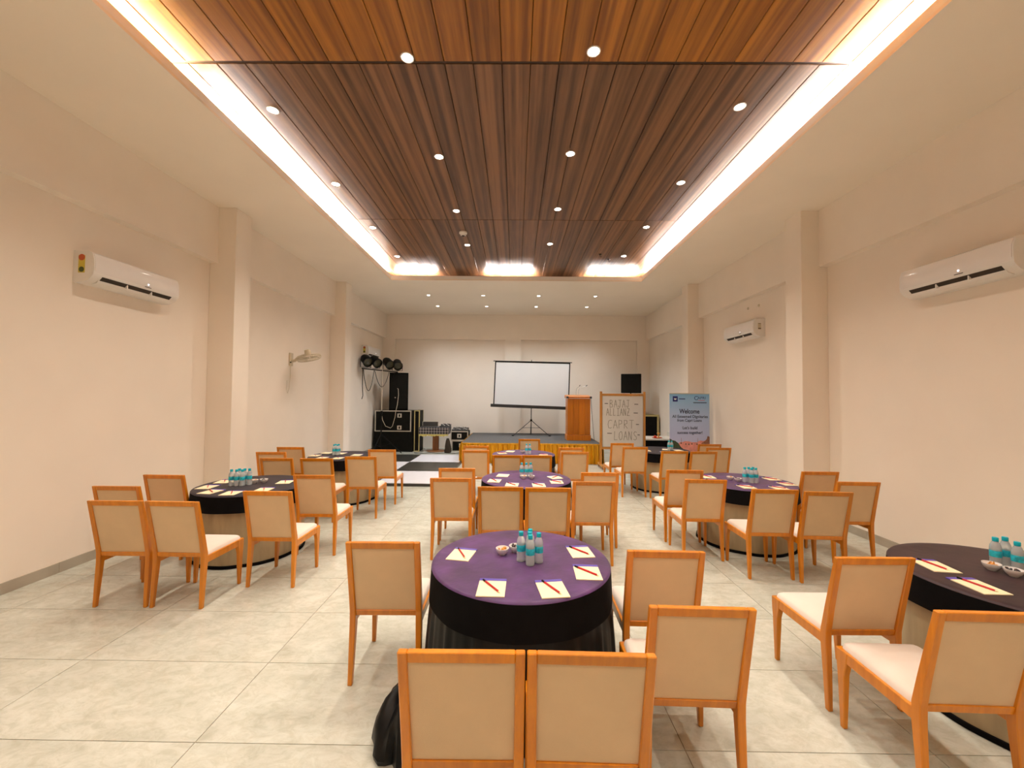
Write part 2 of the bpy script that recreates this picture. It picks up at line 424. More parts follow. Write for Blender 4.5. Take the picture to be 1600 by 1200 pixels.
# cove light strips
def strip(x0, x1, y0, y1, m, label):
    bm = bmesh.new(); box(bm, x0, x1, y0, y1, 4.752, 4.770); box(bm, x0 - .02, x1 + .02, y0, y1, 4.7005, 4.752)
    o = obj('cove_light_strip', bm, [m, M_alu])
    for p in o.data.polygons:
        if p.center.z < 4.751: p.material_index = 1
    tag(o, label, 'led strip', 'led strips of the ceiling cove')
strip(-3.235, -3.215, 4.1, 9.9, M_led, 'white led strip glowing in the cove along the left edge')
strip(-3.235, -3.215, -2.3, 3.95, M_ledwarm, 'warm yellow led strip in the near left end of the cove')
strip(3.195, 3.215, -2.3, 9.9, M_led, 'white led strip glowing in the cove along the right edge')
for a, b, w in ((-3.0, -2.02, 'left-hand'), (-.76, .40, 'middle'), (1.78, 3.0, 'right-hand')):
    strip(a, b, 10.06, 10.08, M_led, 'short led strip in the cove end by the stage, %s segment' % w)

# downlights
def downlight_meshes(r):
    bm = bmesh.new(); lathe(bm, [(r, 0), (r * 1.28, 0), (r * 1.28, -.004), (r * 1.15, -.007), (r, -.004)], 20, cap0=False, cap1=False)
    bm.faces.ensure_lookup_table()
    ring = mesh('trim_ring', bm, M_white, smooth=True)
    bm = bmesh.new(); lathe(bm, [(.001, -.005), (r * .6, -.005), (r, -.002), (r, 0.0)], 20)
    return ring, mesh('lens', bm, M_lens, smooth=True)
DL = downlight_meshes(.048); DLS = downlight_meshes(.040)
def downlight(x, y, z, watts, col, ms, label, group):
    t = thing('downlight', label, 'downlight', (x, y, z), 0, group)
    link('trim_ring', ms[0], t); link('lens', ms[1], t)
    ld = bpy.data.lights.new('downlight_lamp', 'SPOT'); ld.energy = watts; ld.color = col
    ld.spot_size = math.radians(123); ld.spot_blend = 0.9; ld.shadow_soft_size = .05
    lo = bpy.data.objects.new('lamp', ld); COL.objects.link(lo); lo.parent = t; lo.location = (0, 0, -.03)
ORD = ['first', 'second', 'third', 'fourth']
for x, ys, nm in ((-2.62, [4.25 + 1.525 * k for k in range(4)], 'outer left'), (-1.0, [3.57 + 1.52 * k for k in range(4)], 'inner left'),
                  (.66, [3.50 + 1.515 * k for k in range(4)], 'inner right'), (2.31, [4.18 + 1.515 * k for k in range(4)], 'outer right')):
    for k, y in enumerate(ys):
        downlight(x, y, ZW, SPOT_W, SPOT_COL, DL, 'bright recessed downlight in timber ceiling, %s from the viewer in %s row' % (ORD[k], nm), 'timber ceiling downlights')
    for k in range(1, 5):
        y = ys[0] - 1.52 * k
        if y > -2.3:
            downlight(x, y, ZW, SPOT_REAR_W, SPOT_COL, DL, 'recessed downlight above the viewpoint, %s back from the frame edge in %s row' % (ORD[k - 1], nm), 'downlights above and behind the viewpoint')
for y, nm in ((11.43, 'front'), (12.83, 'back')):
    for x, w in ((-2.49, 'far left'), (-.94, 'centre left'), (.63, 'centre right'), (2.23, 'far right')):
        downlight(x, y, ZC, SPOT_STAGE_W, SPOT_STAGE_COL, DLS, 'small downlight in white ceiling above stage, %s row, %s' % (nm, w), 'stage ceiling downlights')

# ceiling fittings
t = thing('smoke_detector', 'white round smoke detector on the timber ceiling', 'smoke detector', (-1.0, 7.49, ZW))
bm = bmesh.new(); lathe(bm, [(.075, 0), (.075, -.025), (.05, -.045), (.048, -.06), (.02, -.068)], 20); obj('body', bm, M_white, t, smooth=True)
bm = bmesh.new(); lathe(bm, [(.03, -.062), (.03, -.072), (.015, -.078)], 12); obj('sensor', bm, M_dark, t)
for x, y, lab in ((1.78, 8.61, 'small dark ceiling hook, nearer of the two by the far right downlight'), (2.03, 8.93, 'small dark ceiling hook, farther of the two by the far right downlight')):
    t = thing('ceiling_hook', lab, 'hook', (x, y, ZW), 0, 'ceiling hooks')
    bm = bmesh.new(); lathe(bm, [(.03, 0), (.03, -.012), (.012, -.02)], 12); obj('rose', bm, M_dark, t)
    bm = bmesh.new(); tube(bm, [(0, 0, -.018), (0, 0, -.05), (.015, 0, -.062), (.03, 0, -.05)], .005, 6); obj('hook', bm, M_dark, t)

# ------------------------------------------------------------------ chairs
def make_chair():
    t = thing('dining_chair', 'chair', 'chair')
    for s in (-1, 1):
        xo = s * .23
        def sec(z, y0, y1, w): return [Vector((xo, y0, z)), Vector((xo - s * w, y0, z)), Vector((xo - s * w, y1, z)), Vector((xo, y1, z))]
        bm = bmesh.new()
        loft(bm, [sec(0, -.004, .026, .028), sec(.20, .004, .042, .034), sec(.38, .012, .058, .038), sec(.46, .010, .056, .038), sec(.60, -.016, .024, .037), sec(.93, -.085, -.056, .036)])
        obj('leg', bm, M_chair, t, bevel=.004, seg=1)
        bm = bmesh.new()
        def sf(z, y0, y1, w): return [Vector((xo, y0, z)), Vector((xo - s * w, y0, z)), Vector((xo - s * w, y1, z)), Vector((xo, y1, z))]
        loft(bm, [sf(0, .462, .488, .026), sf(.30, .456, .505, .036), sf(.36, .44, .512, .038), sf(.432, .43, .514, .038)])
        obj('leg', bm, M_chair, t, bevel=.004, seg=1)
        bbox('side_rail', min(xo - s * .003, xo - s * .027), max(xo - s * .003, xo - s * .027), .05, .44, .372, .432, M_chair, t, bevel=.003, seg=1)
    bbox('front_rail', -.195, .195, .484, .508, .372, .432, M_chair, t, bevel=.003, seg=1)
    def tilt(z): return .004 - (z - .6) * (.0745 / .33) if z > .6 else .004 + (.6 - z) * .207
    def rail(z0, z1, th):
        bm = bmesh.new()
        a, b = tilt(z0), tilt(z1)
        loft(bm, [[Vector((x, a - th, z0)), Vector((x, a + th, z0)), Vector((x, b + th, z1)), Vector((x, b - th, z1))] for x in (-.194, .194)])
        return bm
    obj('top_rail', rail(.887, .93, .014), M_chair, t, bevel=.003, seg=1)
    obj('bottom_rail', rail(.428, .466, .015), M_chair, t, bevel=.003, seg=1)
    bm = bmesh.new()                                     # upholstered back, pillowed on both faces
    nx, nz = 8, 10
    for side in (-1, 1):
        G = []
        for j in range(nz + 1):
            row = []
            for i in range(nx + 1):
                u, v = i / nx, j / nz
                z = .466 + v * (.888 - .466); x = -.194 + u * .388
                e = min(1, min(u, 1 - u) * 11) * min(1, min(v, 1 - v) * 11)
                p = (.007 + .006 * min(1, e) ** .5 + (.006 * math.sin(PI * u) * math.sin(PI * v) if side > 0 else .0))
                row.append(bm.verts.new((x, tilt(z) + side * p, z)))
            G.append(row)
        for j in range(nz):
            for i in range(nx):
                f = (G[j][i], G[j][i + 1], G[j + 1][i + 1], G[j + 1][i])
                bm.faces.new(f if side < 0 else f[::-1])
    obj('backrest', bm, M_fabric, t, smooth=True)
    bm = bmesh.new()                                     # domed seat cushion
    n = 10; prof = [(0, .428), (.006, .452), (.02, .464), (.06, .473), (.12, .478)]
    rings = []
    for inset, z in prof:
        x1, y0, y1 = .212 - inset, .062 + inset * .6, .508 - inset
        r = max(.012, .03 - inset * .1); ring = []
        for cx, cy, a0 in ((x1 - r, y1 - r, 0), (-x1 + r, y1 - r, PI / 2), (-x1 + r, y0 + r, PI), (x1 - r, y0 + r, 1.5 * PI)):
            for k in range(4):
                a = a0 + k * PI / 6
                ring.append(Vector((cx + r * math.cos(a), cy + r * math.sin(a), z)))
        rings.append(ring)
    loft(bm, rings)
    obj('seat', bm, M_seat, t, smooth=True)
    return t
chair0 = make_chair(); chair_used = [False]
def chair(x, ytop, ang, place, group):
    loc = (x, ytop + .072, 0); rz = math.radians(ang)
    label = 'cream-backed wooden chair ' + place
    if not chair_used[0]:
        chair_used[0] = True
        chair0.location = loc; chair0.rotation_euler = (0, 0, rz); tag(chair0, label, 'chair', group); return chair0
    return dup(chair0, loc, rz, label, group)

CH = {
 'chairs of the front purple table': [
  (-.82, 2.56, 1, 'standing alone on the left of the front purple table'),
  (-.187, 1.49, .5, 'nearest the viewer, left one of the front pair'),
  (.282, 1.487, -1.2, 'nearest the viewer, right one of the front pair'),
  (.91, 2.47, -1, 'touching the right side of the front purple table'),
  (.83, 1.82, -1.5, 'in front right, between the nearest pair and the right-edge table')],
 'chairs of the table at the right edge': [
  (2.095, 2.41, 1, 'with its whole seat seen, left of the table at the right edge'),
  (2.07, 1.81, -1.5, 'cut off by the lower right corner of the photo')],
 'chairs of the near left black table': [
  (-3.385, 3.45, 1, 'nearest the left wall, left one of the front left pair'),
  (-2.895, 3.445, -1, 'right one of the front left pair, before the near black table'),
  (-3.90, 3.98, .5, 'half hidden by the front left pair, by the left wall'),
  (-3.92, 4.545, -.5, 'at the far left of the near black table'),
  (-2.325, 3.84, 0, 'covering the front right of the near left black table'),
  (-2.28, 4.625, .5, 'at the right end of the near left black table')],
 'chairs of the far left black table': [
  (-3.84, 6.40, 3, 'in the far left group, mostly hidden, second from the wall'),
  (-3.40, 5.80, 2, 'in the far left group, frontmost on its left'),
  (-3.87, 7.01, 2, 'in the far left group, backmost by the wall'),
  (-2.83, 5.81, 2, 'in the far left group, front middle before the black cloth'),
  (-2.28, 6.02, 2, 'in the far left group, front right beside the aisle'),
  (-2.225, 6.81, 2, 'in the far left group, by the chequered dance floor')],
 'chairs of the middle purple table': [
  (-.71, 4.54, 1, 'front left of the middle purple table'),
  (-.73, 5.15, 1, 'left side of the middle purple table, behind another chair'),
  (-.142, 4.13, -.8, 'in the middle pair behind the front table, left one'),
  (.336, 4.115, .5, 'in the middle pair behind the front table, right one'),
  (.855, 4.43, .3, 'front right of the middle purple table'),
  (1.03, 4.96, .7, 'right side of the middle purple table, behind another chair')],
 'chairs of the purple table by the stage': [
  (-.66, 6.84, 1, 'front left of the purple table by the stage'),
  (-.71, 7.44, 2, 'left side of the purple table by the stage, mostly hidden'),
  (-.12, 6.325, .5, 'in the pair before the purple table by the stage, left one'),
  (.345, 6.345, -.5, 'in the pair before the purple table by the stage, right one'),
  (.99, 6.77, 2, 'front right of the purple table by the stage'),
  (1.0, 7.30, 2, 'right side of the purple table by the stage, mostly hidden'),
  (.30, 8.70, 2, 'alone behind the purple table, against the gold stage skirt')],
 'chairs of the right purple table': [
  (2.15, 5.19, -1, 'left side of the right purple table, farther one'),
  (2.145, 4.61, -2, 'left side of the right purple table, nearer one'),
  (2.625, 4.15, -1.5, 'before the right purple table, left one of its front pair'),
  (3.10, 4.07, -2.5, 'before the right purple table, right one of its front pair'),
  (3.81, 4.57, -1.5, 'nearer the right wall, behind the front pair of the right table'),
  (3.84, 5.18, -.5, 'far right of the right purple table, before the pillar')],
 'chairs of the far right table': [
  (2.12, 8.11, 2, 'right before the whiteboard, farther of two'),
  (2.20, 7.50, 2, 'right before the whiteboard, nearer of two'),
  (2.715, 6.98, 2, 'in the far right pair under the banner, left one'),
  (3.205, 6.97, 2, 'in the far right pair under the banner, right one'),
  (3.73, 7.52, 2, 'far right by the wall, nearer of two under the banner'),
  (3.83, 8.08, 2, 'far right by the wall, farther of two under the banner')],
}
for grp, rows in CH.items():
    for x, y, a, place in rows: chair(x, y, a, place, grp)

# ------------------------------------------------------------------ tables and cloths
ZT = 0.765
def cloth_top_mesh(m, r):
    bm = bmesh.new(); n = 64
    lathe(bm, [(.002, ZT), (r * .5, ZT), (r * .9, ZT), (r - .018, ZT), (r - .006, ZT - .004), (r, ZT - .012)], n, cap0=True, cap1=False)
    return mesh('cloth_top', bm, m, smooth=True)
def wavy(bm, prof, n, waves):
    """prof: (radius, z, amplitude)"""
    R = []
    for r, z, a in prof:
        ring = []
        for k in range(n):
            th = 2 * PI * k / n
            w = sum(am * math.sin(f * th + ph) for f, am, ph in waves)
            rr = r + a * w
            ring.append(bm.verts.new((rr * math.cos(th), rr * math.sin(th), z)))
        R.append(ring)
    for a, b in zip(R[:-1], R[1:]):
        for i in range(n):
            bm.faces.new((a[i], a[(i + 1) % n], b[(i + 1) % n], b[i]))
def round_table(x, y, r, top_m, style, tlabel, clabel, pooled=False, fl=0.0):
    t = thing('round_table', tlabel, 'table', (x, y, 0), 0, 'round banquet tables')
    bm = bmesh.new(); lathe(bm, [(r - .03, .735), (r - .03, .752)], 40); obj('tabletop', bm, M_brown, t)
    if style == 'black':
        bm = bmesh.new()
        W = [(34, .55, .3), (53, .45, 1.1)]
        wavy(bm, [(r - .012, .745, 0), (r - .006, .60, .0), (r - .004 + fl * .3, .50, .006), (r - .002 + fl * .65, .3, .011), (r + fl * .9, .12, .012), (r + fl, .004, .014)], 256, W)
        sk = obj('skirt', bm, M_satinblack, t, smooth=True)
    else:
        bm = bmesh.new()
        wavy(bm, [(r - .03, .74, 0), (r - .03, .55, .003), (r - .032, .3, .006), (r - .03, .02, .009)], 128, [(7, .6, .4), (13, .4, 1.0)])
        sk = obj('skirt', bm, M_champ, t, smooth=True)
        bm = bmesh.new()
        wavy(bm, [(r - .028, .034, .009), (r - .020, .030, .009), (r - .016, .003, .010), (r - .034, .003, .009)], 128, [(7, .6, .4), (13, .4, 1.0)])
        tag(obj('hem', bm, M_blackcloth, sk, smooth=True), 'black hem on the floor')
    c = thing('tablecloth', clabel, 'tablecloth', (x, y, 0), 0, 'tablecloths')
    link('cloth_top', cloth_top_mesh(top_m, r), c)
    bm = bmesh.new()
    zb = .555 if style == 'black' else .585
    wavy(bm, [(r, ZT - .012, 0), (r + .003, ZT - .05, .001), (r + .007, .66, .003), (r + .013, zb, .005)], 160, [(5, .5, .2), (11, .5, 1.3)])
    obj('cloth_drop', bm, M_blackcloth, c, smooth=True)
    if pooled:       # loose end of the skirt bunched on the floor
        bm = bmesh.new()
        n = 28; prof = [(1.0, .0), (1.06, .03), (1.0, .07), (.9, .12), (.72, .17), (.5, .205), (.25, .225), (.02, .23)]
        R = []
        for s, z in prof:
            ring = []
            for k in range(n):
                th = 2 * PI * k / n
                rr = s * (1 + .10 * math.sin(5 * th + z * 9) + .07 * math.sin(9 * th - z * 14 + 1) + .04 * math.sin(14 * th + 2))
                ring.append(bm.verts.new((-.645 + .145 * rr * math.cos(th), -.50 + .20 * rr * math.sin(th) - .05 * math.cos(th), .002 + z * (1 + .12 * math.sin(4 * th)))))
            R.append(ring)
        for a, b in zip(R[:-1], R[1:]):
            for i in range(n): bm.faces.new((a[i], a[(i + 1) % n], b[(i + 1) % n], b[i]))
        bm.faces.new(R[-1])
        bmesh.ops.subdivide_edges(bm, edges=list(bm.edges), cuts=1, use_grid_fill=True, smooth=.6)
        tag(obj('pooled_skirt', bm, M_satinblack, t, smooth=True), 'black satin skirt end bunched on the floor')
TB = {'T1': (.045, 2.75, .585), 'T2': (.15, 5.40, .585), 'T3': (.16, 7.66, .585), 'TL1': (-3.12, 4.86, .59), 'TL2': (-3.045, 7.24, .575),
      'TR1': (2.99, 5.37, .59), 'TR2': (2.97, 8.42, .59), 'TN': (3.10, 2.56, .60)}
round_table(*TB['T1'], M_purple, 'black', 'round table with pleated black skirt in the front centre', 'purple-topped black cloth on the front centre table', True, .035)
round_table(*TB['T2'], M_purple, 'black', 'round table with black skirt in the middle of the centre row', 'purple-topped black cloth on the middle centre table')
round_table(*TB['T3'], M_purple, 'black', 'round table with black skirt in front of the stage', 'purple-topped black cloth on the table before the stage')
round_table(*TB['TL1'], M_blacktop, 'champ', 'round table with champagne skirt, near one on the left', 'black cloth with short drop on the near left table')
round_table(*TB['TL2'], M_blacktop, 'champ', 'round table with champagne skirt, far one on the left', 'black cloth with short drop on the far left table')
round_table(*TB['TR1'], M_purple, 'champ', 'round table with champagne skirt on the right before the pillar', 'purple-topped black cloth on the right table before the pillar')
round_table(*TB['TR2'], M_blacktop, 'champ', 'round table with champagne skirt in front of the blue banner', 'black cloth on the far right table under the banner')
round_table(*TB['TN'], M_plum, 'champ', 'round table with champagne skirt cut by the right photo edge', 'dark plum cloth on the table at the right photo edge')
TNAME = {'T1': 'the front purple table', 'T2': 'the middle purple table', 'T3': 'the purple table by the stage', 'TL1': 'the near left black table',
         'TL2': 'the far left black table', 'TR1': 'the right purple table', 'TR2': 'the far right table', 'TN': 'the table at the right edge'}

# notepads with pencils
def make_pad():
    bm = bmesh.new(); box(bm, -.078, .078, -.105, .105, 0, .005)
    o = obj('notepad', bm, M_paper)
    bm = bmesh.new(); box(bm, -.0785, .0785, .078, .1055, -.0002, .0062)
    tag(obj('header', bm, M_header, o), 'blue header strip'); return o
def make_pencil():
    bm = bmesh.new()
    tube(bm, [(0, 0, 0), (0, .145, 0)], .0052, 6)
    o = obj('pencil', bm, M_pencil)
    bm = bmesh.new(); tube(bm, [(0, .145, 0), (0, .172, 0)], .0053, 6); tag(obj('grip', bm, M_black, o), 'black end')
    bm = bmesh.new(); tube(bm, [(0, 0, 0), (0, -.014, 0)], [.0050, .0010], 6); tag(obj('tip', bm, M_paper, o), 'sharpened pale tip'); return o
pad0, pen0 = make_pad(), make_pencil(); pad_used = [False]
PADS = {
 'T1': [(-.40, .05, -11, 'left side', 33), (-.169, -.424, -2, 'front left', 36), (.169, -.428, 8, 'front right', 23), (.406, -.208, -2, 'right front', 45), (.414, .123, 6, 'right back', 34)],
 'T2': [(-.406, -.19, -7, 'left front', 30), (-.308, .16, -9, 'left back', None), (-.182, -.405, -5, 'front left', 40), (.141, -.415, 2, 'front right', 40), (.376, -.226, 2, 'right front', 45), (.38, .06, 20, 'right back', -50)],
 'T3': [(-.405, .03, 18, 'left front', 35), (-.25, .28, -12, 'left back', None), (.363, -.12, -2, 'right', 60), (-.13, -.36, 4, 'front left', 30)],
 'TL1': [(-.41, -.17, 3, 'left front', 30), (-.205, -.39, -7, 'front left', 55), (-.43, .13, 8, 'left back', 25), (.055, -.44, 5, 'front', 26), (.30, -.27, 5, 'front right', 24), (.31, .14, 10, 'right', 18)],
 'TL2': [(-.46, -.08, 3, 'left', 30), (-.22, -.33, -3, 'front left', 32), (.06, -.35, -6, 'front', 36), (-.40, .25, -5, 'back left', None), (-.13, .21, -5, 'back', None), (.23, .03, 0, 'right', None)],
 'TR1': [(-.36, .24, -4, 'left back', 20), (-.42, -.03, -4, 'left', 35), (-.175, -.35, 0, 'front left', 45), (.19, -.40, 2, 'front right', 45), (.44, -.16, 2, 'right front', 40), (.44, .15, 2, 'right back', 35)],
 'TR2': [(.15, .05, -20, 'middle', None), (.34, -.06, 5, 'right', None), (-.02, -.36, 3, 'front', None), (-.33, -.16, -5, 'left front', None)],
 'TN': [(-.40, -.135, -1, 'left front', 12), (-.365, .15, -8, 'left back', 14)],
}
for k, rows in PADS.items():
    tx, ty, _ = TB[k]
    for dx, dy, a, place, pen in rows:
        lab = 'cream notepad with blue header, %s of %s' % (place, TNAME[k])
        loc = (tx + dx, ty + dy, ZT + .0005); rz = math.radians(a)
        if not pad_used[0]:
            pad_used[0] = True; p = pad0; p.location = loc; p.rotation_euler = (0, 0, rz); tag(p, lab, 'notepad', 'notepads'); q = pen0
        else:
            p = dup(pad0, loc, rz, lab, 'notepads'); q = None
        if pen is None: continue
        ca = math.radians(a + pen)
        off = Vector((math.sin(ca) * .075, -math.cos(ca) * .075))
        lp = 'red pencil lying on the notepad, %s of %s' % (place, TNAME[k])
        ploc = (tx + dx + off.x, ty + dy + off.y, ZT + .0112)
        if q is not None: q.location = ploc; q.rotation_euler = (0, 0, ca); tag(q, lp, 'pencil', 'red pencils')
        else: dup(pen0, ploc, ca, lp, 'red pencils')
pad0['category'] = 'notepad'; pen0['category'] = 'pencil'

# water bottles and sweet bowls
def make_bottle():
    t = thing('water_bottle', 'bottle', 'bottle')
    bm = bmesh.new()
    lathe(bm, [(.022, 0), (.028, .004), (.0285, .02), (.0265, .03), (.0285, .04), (.0270, .05), (.0285, .06), (.0285, .12), (.026, .14), (.018, .158), (.0125, .167), (.0125, .176)], 20)
    obj('body', bm, M_bottle, t, smooth=True)
    bm = bmesh.new(); lathe(bm, [(.0150, .166), (.0155, .168), (.0155, .188), (.0135, .191)], 16); obj('cap', bm, M_cap, t, smooth=True)
    bm = bmesh.new(); lathe(bm, [(.0289, .068), (.0291, .069), (.0291, .108), (.0289, .109)], 20, cap0=False, cap1=False); obj('label', bm, M_label, t, smooth=True)
    return t
bot0 = make_bottle(); bu = [False]
BOT = {'T1': [(.059, -.105, 'frontmost'), (.116, -.062, 'rightmost'), (.0, -.04, 'leftmost'), (.062, .012, 'backmost'), (.058, -.046, 'middle one')],
       'T2': [(-.059, .07, 'left one'), (.004, .075, 'middle one'), (.062, .08, 'right one')], 'T3': [(.055, -.04, 'left one'), (.115, -.035, 'right one')],
       'TL1': [(-.20, -.085, 'front left one'), (-.14, -.085, 'front middle one'), (-.075, -.08, 'front right one'), (-.15, -.02, 'back left one'), (-.09, -.015, 'back middle one'), (-.03, -.02, 'back right one')],
       'TL2': [(-.17, .0, 'front left one'), (-.11, .0, 'front right one'), (-.17, .06, 'back left one'), (-.11, .06, 'back right one')],
       'TR1': [(-.03, -.07, 'leftmost'), (.03, -.12, 'front middle one'), (.09, -.11, 'front right one'), (.03, -.055, 'back middle one'), (.09, -.045, 'back right one')],
       'TR2': [(.17, -.04, 'left one'), (.23, -.04, 'right one'), (.20, .02, 'rear one')],
       'TN': [(.035, .15, 'leftmost'), (.08, .07, 'front one'), (.11, .16, 'rear one'), (.15, .05, 'rightmost')]}
for k, rows in BOT.items():
    tx, ty, _ = TB[k]
    for dx, dy, w in rows:
        lab = 'teal-capped water bottle, %s in the cluster on %s' % (w, TNAME[k])
        g = 'water bottles on ' + TNAME[k]; loc = (tx + dx, ty + dy, ZT)
        if not bu[0]: bu[0] = True; bot0.location = loc; tag(bot0, lab, 'bottle', g)
        else: dup(bot0, loc, random.uniform(0, 6), lab, g)
bm = bmesh.new(); lathe(bm, [(.020, 0), (.022, .004), (.036, .018), (.044, .036), (.045, .045), (.042, .045), (.034, .022), (.02, .012), (.002, .011)], 28)
bowl_me = mesh('bowl', bm, M_ceramic, smooth=True)
def sweets_mesh(m, seed):
    rnd = random.Random(seed); bm = bmesh.new()
    for k in range(13):
        a = rnd.uniform(0, 2 * PI); r = .026 * math.sqrt(rnd.random()); z = .030 + rnd.uniform(0, .016) - r * .2
        M = Matrix.Translation((r * math.cos(a), r * math.sin(a), z)) @ Euler((rnd.uniform(0, 3), rnd.uniform(0, 3), rnd.uniform(0, 3))).to_matrix().to_4x4() @ Matrix.Diagonal((1.5, .9, .7, 1))
        bmesh.ops.create_icosphere(bm, subdivisions=1, radius=.0085, matrix=M)
    return mesh('sweets', bm, m)
SW = (sweets_mesh(M_sweet_a, 1), sweets_mesh(M_sweet_b, 2))
BOWL = {'T1': [(-.125, .065), (-.036, .115)], 'T2': [(-.036, -.05), (.068, -.045)], 'T3': [(-.017, .07)], 'TL1': [(-.02, .055), (.07, .10)],
        'TR1': [(-.15, .06), (-.10, -.04)], 'TN': [(-.05, .10), (-.02, .01)]}
for k, rows in BOWL.items():
    tx, ty, _ = TB[k]
    for i, (dx, dy) in enumerate(rows):
        w = ('orange', 'dark')[i] if k != 'T3' else 'dark'
        tag(link('bowl', bowl_me, None, (tx + dx, ty + dy, ZT)), 'small white bowl of %s sweets on %s' % (w, TNAME[k]), 'bowl', 'sweet bowls')
        tag(link('sweets', SW[i if k != 'T3' else 1], None, (tx + dx, ty + dy, ZT)), 'heap of %s wrapped sweets in the bowl on %s' % (w, TNAME[k]), 'sweets', None, 'stuff')

# ------------------------------------------------------------------ stage and dance floor
SX0, SX1, SY0, SZ = -1.46, 2.36, 11.2, .55
st = thing('stage', 'low stage with grey carpet and pleated gold skirt', 'stage', (.45, SY0, 0))
bbox('deck', SX0 - .45, SX1 - .45, 0, YF - PR - SY0 - .005, SZ - .06, SZ, M_carpet, st)
def pleat_strip(p0, p1, z0, z1, pitch, amp, m, parent):
    bm = bmesh.new(); p0, p1 = Vector(p0), Vector(p1); L = (p1 - p0).length; d = (p1 - p0) / L; nrm = Vector((d.y, -d.x, 0))
    n = int(L / pitch) * 6; prev = None
    for i in range(n + 1):
        s = i / n * L; w = math.sin(2 * PI * s / pitch) * .6 + .4 * math.sin(2 * PI * s / pitch * 1.7 + 1)
        q = p0 + d * s
        cur = [bm.verts.new(q + nrm * (amp * .35 * (1 + w) ) + Vector((0, 0, z1))), bm.verts.new(q + nrm * (amp * .8 * (1 + w)) + Vector((0, 0, z1 - .08))), bm.verts.new(q + nrm * (amp * (1 + w)) + Vector((0, 0, z0)))]
        if prev:
            bm.faces.new((prev[0], cur[0], cur[1], prev[1])); bm.faces.new((prev[1], cur[1], cur[2], prev[2]))
        prev = cur
    return obj('skirt', bm, m, parent, smooth=True)
pleat_strip((SX0 - .45, -.004, 0), (SX1 - .45, -.004, 0), .005, SZ - .005, .115, .05, M_gold, st)
pleat_strip((SX0 - .454, YF - PR - SY0 - .01, 0), (SX0 - .454, 0, 0), .005, SZ - .005, .115, .05, M_gold, st)
pleat_strip((SX1 - .446, 0, 0), (SX1 - .446, YF - PR - SY0 - .01, 0), .005, SZ - .005, .115, .05, M_gold, st)
bbox('skirt_band', SX0 - .452, SX1 - .448, -.045, -.002, SZ - .04, SZ - .002, M_gold, st)

df = thing('dance_floor', 'black and white chequered dance floor beside the stage', 'dance floor', (-2.83, 8.31, 0))
P = 1.33
for r in range(3):
    for c in range(2):
        white = (r + c) % 2 == 1
        bbox('panel', (c - 1) * P + .004, c * P - .004, r * P + .004, (r + 1) * P - .004, .004, .052, M_dfw if white else M_dfb, df, bevel=.003, seg=1)
bbox('edge_strip', -P - .06, P + .06, -.06, 0, .002, .050, M_dfb, df)
bbox('edge_strip', P, P + .05, 0, 3 * P, .002, .050, M_dfb, df)
bbox('edge_strip', -P - .06, -P, 0, 3 * P, .002, .050, M_dfb, df)

# projection screen on its tripod
ps = thing('projection_screen', 'white tripod projection screen standing on the stage', 'projection screen', (.52, 13.35, SZ))
H = 1.0
bm = bmesh.new(); tube(bm, [(0, 0, .06), (0, 0, 2.43)], .014, 10); obj('pole', bm, M_steel, ps)
for a in (200, -20, 90):
    r = math.radians(a); dx, dy = math.cos(r), math.sin(r)
    bm = bmesh.new(); tube(bm, [(0, 0, .50), (dx * .62, dy * .45, .012)], .011, 8); lg = obj('leg', bm, M_steel, ps)
    bm = bmesh.new(); tube(bm, [(dx * .60, dy * .44, .014), (dx * .67, dy * .48, .014)], .014, 8); obj('foot', bm, M_black, lg)
    bm = bmesh.new(); tube(bm, [(0, 0, .26), (dx * .31, dy * .23, .26)], .007, 6); obj('brace', bm, M_steel, ps)
bm = bmesh.new(); lathe(bm, [(.03, .47), (.03, .53)], 12); obj('hub', bm, M_black, ps)
RS = Matrix.Rotation(math.radians(-.9), 4, 'Y').inverted()
tl, tr, bl, br = (-1.19, 2.42), (1.26, 2.38), (-1.24, 1.01), (1.22, .93)
bm = bmesh.new(); prism(bm, [(tl[0], tl[1]), (tr[0], tr[1]), (br[0], br[1]), (bl[0], bl[1])], .004, Matrix.Translation((0, -.04, 0))); obj('screen', bm, M_screen, ps)
for a, b in ((tl, bl), (tr, br)):
    s = 1 if a[0] > 0 else -1
    bm = bmesh.new(); prism(bm, [(a[0] - s * .03, a[1]), (a[0] + s * .004, a[1]), (b[0] + s * .004, b[1]), (b[0] - s * .03, b[1])], .005, Matrix.Translation((0, -.0425, 0))); obj('border', bm, M_black, ps)
bm = bmesh.new(); prism(bm, [(tl[0], tl[1] - .03), (tr[0], tr[1] - .03), (tr[0], tr[1]), (tl[0], tl[1])], .005, Matrix.Translation((0, -.0425, 0))); obj('border', bm, M_black, ps)
bm = bmesh.new(); tube(bm, [(tl[0] - .06, -.03, tl[1] + .012), (tr[0] + .06, -.03, tr[1] + .012)], .014, 8); obj('top_bar', bm, M_black, ps)
bm = bmesh.new(); loft(bm, [[Vector((x, -.085, z - .05)), Vector((x, -.01, z - .05)), Vector((x, -.01, z + .05)), Vector((x, -.085, z + .05))] for x, z in ((bl[0] - .09, bl[1] - .03), (br[0] + .09, br[1] - .03))]); obj('housing', bm, M_steel, ps, bevel=.012, seg=2)
bm = bmesh.new(); tube(bm, [(0, -.02, 2.40), (0, -.03, 2.47), (0, -.06, 2.46)], .010, 6); obj('hook', bm, M_steel, ps)

